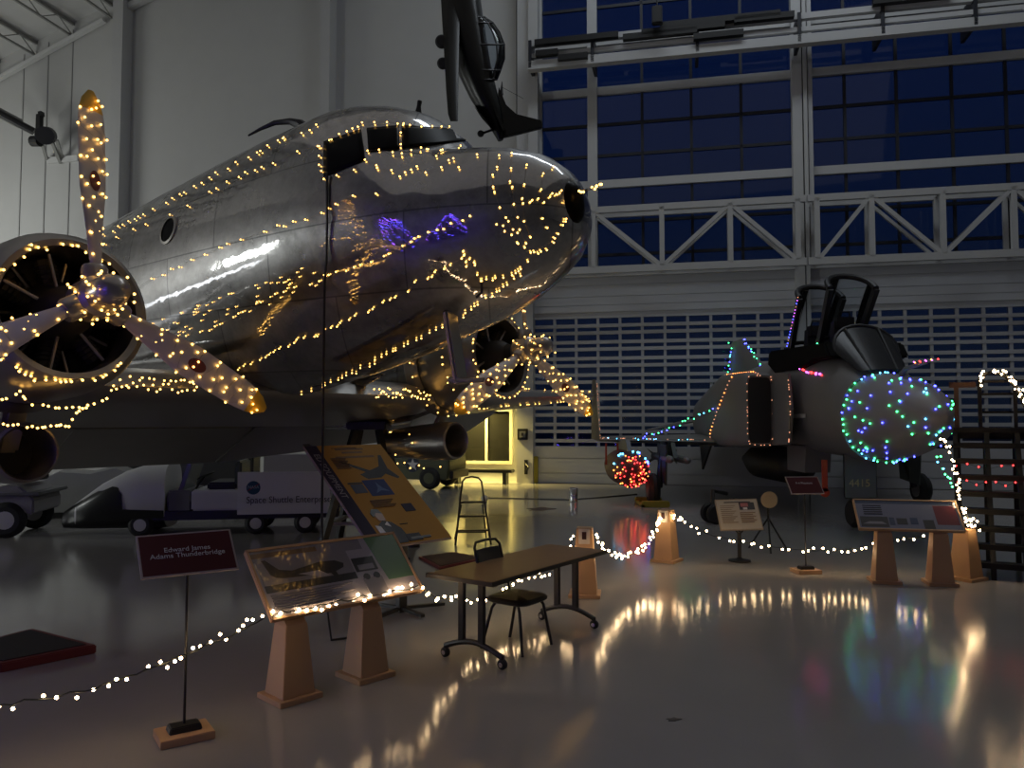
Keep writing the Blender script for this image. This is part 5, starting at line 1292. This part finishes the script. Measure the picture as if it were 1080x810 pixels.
# round lamp on a tripod and a tow bar under the jet
p = WP(811, 527, 12.2); t = thing('round_lamp', 'round cream lamp head on a thin dark tripod below the jet', 'lamp', (p.x, p.y, 0))
Q = Matrix.Translation((p.x, p.y, 0))
MB(Q).lathe([(.02, .05), (.08, .04), (.125, 0), (.13, -.015), (.115, -.01), (.02, .005)], 24, (0, 0, p.z), (0, 1, 0)).build('lamp_head', mat('lamp_cream', (.45, .37, .24), .4), t, True)
MB(Q).cyl((0, .05, p.z-.02), (0, .05, .45), .018, n=10).build('pole', M_dark, t)
for k in range(3):
    a = 2*pi*k/3+.3; MB(Q).tube([V((0, .05, .5)), V((.33*cos(a), .05+.33*sin(a), 0))], .014, 6).build('tripod_leg', M_dark, t)
p = FL(757, 552); t = thing('tow_bar', 'dark wheeled tow bar lying behind the cream notice board', 'tow bar', p, .2); M = TM[t]
MB(M).tube([V((-.1, 0, .28)), V((.5, .3, .42)), V((1.1, .8, .25))], .05, 8).build('bar', M_dark, t)
MB(M).tube([V((-.1, .0, .28)), V((.0, .2, .62)), V((.35, .3, .55))], .04, 8).build('frame_hoop', M_dark, t)
for y in (-.14, .14):
    b = MB(M); b.wheel((-.1, y, .2), (0, 1, 0), .2, .1); b.build('wheel', M_rubber, t, True)

# ================================================================== warm white string along the floor stands
GF = 'warm white string lights on the stands'
def floorstring(label, pts, spacing, r, twigs=True):
    pts = [V(p) for p in pts]; base = along(pts, spacing*.75, 0, (.75, .9, 1.0, 1.1, 1.3)); bulbs = []
    for i, p in enumerate(base):
        if random.random() < .9:
            bulbs.append(p+V((random.uniform(-.03, .03), random.uniform(-.03, .03), random.uniform(-.035, .035))))
    garland(label, bulbs, M_warmf, r, M_cord, GF, cords=[[p+V((0, 0, random.uniform(-.012, .012))) for p in base]], cr=.005)
F, L, H = STAND_A
s0 = F @ V((.0, .015, .03)); s1 = F @ V((L, .02, .03))
def sag(a, b, dz, n=14): return [a.lerp(b, k/n)-V((0, 0, dz*4*(k/n)*(1-k/n))) for k in range(n+1)]
pole_l = FL(194, 778); pt = V((pole_l.x+.0, pole_l.y+.02, .44))
q = [WP(x, y, Y) for x, y, Y in ((-14, 749, 4.55), (8, 743, 4.58), (30, 738, 4.62), (60, 735, 4.66), (95, 727, 4.72), (130, 716, 4.78), (160, 703, 4.84), (196, 690, 4.92), (225, 678, 5.05), (250, 667, 5.18), (268, 656, 5.32), (284, 652, 5.44))]
floorstring('warm white bulbs sagging past the nearer maroon sign to the wooden display panel', q, .085, .0115)
e = [F @ V((L*k/16, .03+.01*(k % 2), .028)) for k in range(17)]
floorstring('warm white bulbs lying along the lower edge of the airplane photograph panel', e, .078, .014)
P1 = PED[0]; P2 = PED[1]; P3 = PED[2]
a = V((P1.x-.10, P1.y-.02, .70))
q = [s1]+[WP(x, y, Y) for x, y, Y in ((449, 624, 6.55), (462, 632, 6.8), (478, 633, 7.1), (495, 635, 7.4), (512, 632, 7.6), (530, 622, 7.9), (548, 614, 8.15), (566, 607, 8.4), (584, 602, 8.6))]+[a]
floorstring('warm white bulbs sagging under the folding table to the pedestal behind it', q, .10, .013)
b = V((P2.x-.10, P2.y-.08, .62)); a2 = V((P1.x+.10, P1.y-.04, .68))
q = [a2]+[WP(x, y, Y) for x, y, Y in ((632, 572, 8.9), (642, 583, 9.2), (656, 588, 9.5), (670, 584, 9.9), (682, 575, 10.3), (690, 562, 10.6), (694, 553, 10.75))]+[b]
floorstring('warm white bulbs sagging from the table pedestal to the lone pedestal', q, .07, .0145)
F2, L2, H2 = STAND_B; c = F2 @ V((.5, .02, -.02))
q = [V((P2.x+.11, P2.y-.05, .63))]+[WP(x, y, Y) for x, y, Y in ((722, 549, 10.75), (735, 559, 10.7), (757, 566, 10.65), (783, 572, 10.6), (811, 576, 10.5), (840, 580, 10.4), (870, 581, 10.3), (900, 579, 10.25), (930, 574, 10.2), (953, 568, 10.15), (975, 566, 10.1))]
floorstring('warm white bulbs sagging past the cream notice and the second maroon sign', q, .115, .0155)
q = [V((P3.x+random.uniform(-.10, .10), P3.y-.12+random.uniform(-.06, .05), .64+random.uniform(0, .16))) for _ in range(14)]
garland('clump of warm white bulbs piled on the pedestal by the stairs', q, M_warmf, .015, M_cord, GF, cr=.004)
q = [V((P3.x+.02, P3.y-.08, .78))]+[WP(x, y, Y) for x, y, Y in ((1016, 540, 9.75), (1012, 520, 9.85), (1008, 500, 9.95), (1004, 485, 10.02), (1000, 473, 10.05), (994, 460, 10.08))]
floorstring('warm white bulbs climbing from the pedestal up the edge of the dark stairs', q, .055, .0145)
q = [p+V((0, -.03, .03)) for p in HR[:7]]
floorstring('bright warm white bulbs wound along the stair handrail', q, .042, .016)
garland('red string lights along a lower tread of the dark stairs', [SM @ V((.03+1.0*k/9, RUN*5-.02, RZ*6-.10+.03*sin(2.2*k))) for k in range(10)], M_rd, .012, M_cord, 'red string lights on the stairs')
garland('red string lights along an upper tread of the dark stairs', [SM @ V((.02+.8*k/6, RUN*6-.02, RZ*7-.10+.03*sin(1.7*k))) for k in range(7)], M_rd, .012, M_cord, 'red string lights on the stairs')
garland('short green string lights hanging beside the warm bulbs at the stairs', jit([WP(986+17*k/9, 480+32*k/9, 10.0) for k in range(10)], .05), [M_gr, M_gr, M_cy], .014, M_cord, 'green string lights by the stairs')

# ================================================================== lamps of the place and added fill lights
def area(name, loc, tgt, size, energy, col, sy=None):
    l = bpy.data.lights.new(name, 'AREA'); l.energy = energy; l.color = col; l.size = size
    if sy: l.shape = 'RECTANGLE'; l.size_y = sy
    o = bpy.data.objects.new(name, l); COL.objects.link(o); o.location = loc
    o.rotation_euler = (V(tgt)-V(loc)).to_track_quat('-Z', 'Y').to_euler(); return o
area('wall_washer', WQ(-27.5, 6.5, 8), WQ(-22, 0, 9.5), 4.0, 260, (.97, 1, .97), 4.0)
area('side_wall_fill', WQ(-26, 19, 5), WQ(-31, 19, 8), 5.0, 300, (1, .98, .94), 4.0)  # added lamp, brightens the unseen side wall that the airliner mirrors
area('ceiling_fill', WQ(-2, 20, 18), WQ(-2, 20, 0), 26, 200, (1, .95, .89), 24)  # added broad fill for the dim ambient light of the hall
area('cart_fill', WQ(-26, 24, 4.5), WQ(-6, 12, .6), 3, 480, (.95, 1, .96), 1.2)  # added fill, brightens the lettered board and the cart
area('door_fill', WQ(3, 7.0, 22), WQ(3, 2.5, 4), 12, 520, (.82, .91, 1), 2)  # added cool fill, brightens the hangar door frames
area('office_lamp', WQ(U(500)-.0, .8, 3.1), WQ(U(515), .1, .6), .5, 250, (1, .76, .20), .3).data.spread = radians(110)
# added unseen fir trees, put in for the blue reflection in the airliner's side
def reflection_tree(x, y, h, label):
    t = thing('added_tree', label, 'tree', (x, y, 0)); Q = Matrix.Translation((x, y, 0))
    f = MB(Q); rr = []
    n = 9
    for k in range(n):
        z0 = .5+(h-.6)*k/n; r0 = 1.3*(1-k/n)*h/4
        f.lathe([(r0+.12, z0-.08), (r0*.85+.03, z0+.12), (r0*.45+.02, z0+(h-.6)/n+.1)], 22, cap=False)
    f.build('foliage', mat('fir_green', (.012, .03, .014), .8), t)
    MB(Q).cyl((0, 0, .06), (0, 0, .6), .07, n=10).build('trunk', mat('bark', (.06, .04, .02), .8), t)
    MB(Q).lathe([(.4, 0), (.42, .03), (.3, .06), (.08, .09)], 22).build('stand', M_dark, t)
    p = []
    for k in range(98):
        u = k/97; z = .5+(h-.7)*u; r = (1.3*(1-u)*h/4+.16); a = 2*pi*11*u
        p.append(V((x+r*cos(a), y+r*sin(a), z)))
    garland('blue string lights spiralling round the '+label.split(' covered')[0], p, [mat('deep_blue_bulb', (.1, .1, .9), .4, emit=(.10, .06, 1), es=30), mat('deep_blue_bulb', ()) if False else MATS['deep_blue_bulb'], mat('violet_blue_bulb', (.3, .1, .9), .4, emit=(.3, .08, 1), es=24)], .042, M_cord, 'blue string lights on the added fir trees')
reflection_tree(-8.4, 2.2, 5.8, 'tall added fir tree covered in blue lights, mirrored in the airliner side')
reflection_tree(-5.4, -1.0, 5.0, 'shorter added fir tree covered in blue lights, mirrored below the airliner cockpit')
w = bpy.data.worlds.new('dusk'); SC.world = w; w.use_nodes = True
nt = w.node_tree; bg = nt.nodes['Background']
tc = nt.nodes.new('ShaderNodeTexCoord'); sp = nt.nodes.new('ShaderNodeSeparateXYZ'); cr = nt.nodes.new('ShaderNodeValToRGB')
nt.links.new(tc.outputs['Generated'], sp.inputs['Vector']); nt.links.new(sp.outputs['Z'], cr.inputs['Fac']); nt.links.new(cr.outputs['Color'], bg.inputs['Color'])
cr.color_ramp.elements[0].position = 0.0; cr.color_ramp.elements[0].color = (.004, .0075, .017, 1)
cr.color_ramp.elements[1].position = .45; cr.color_ramp.elements[1].color = (.0028, .0085, .040, 1)
bg.inputs['Strength'].default_value = 1.0

cam = bpy.data.cameras.new('camera'); co = bpy.data.objects.new('camera', cam); COL.objects.link(co); SC.camera = co
cam.sensor_width = 36; cam.lens = FPX/1080*36; co.location = CAM; co.rotation_euler = (pi/2+PITCH, 0, 0); cam.clip_end = 300
SC.view_settings.view_transform = 'Standard'; SC.view_settings.look = 'None'; SC.view_settings.gamma = 1; SC.view_settings.exposure = 0; SC.view_settings.use_curve_mapping = False
SC.cycles.use_denoising = True; SC.cycles.use_light_tree = True; SC.cycles.max_bounces = 8; SC.cycles.sample_clamp_indirect = 6
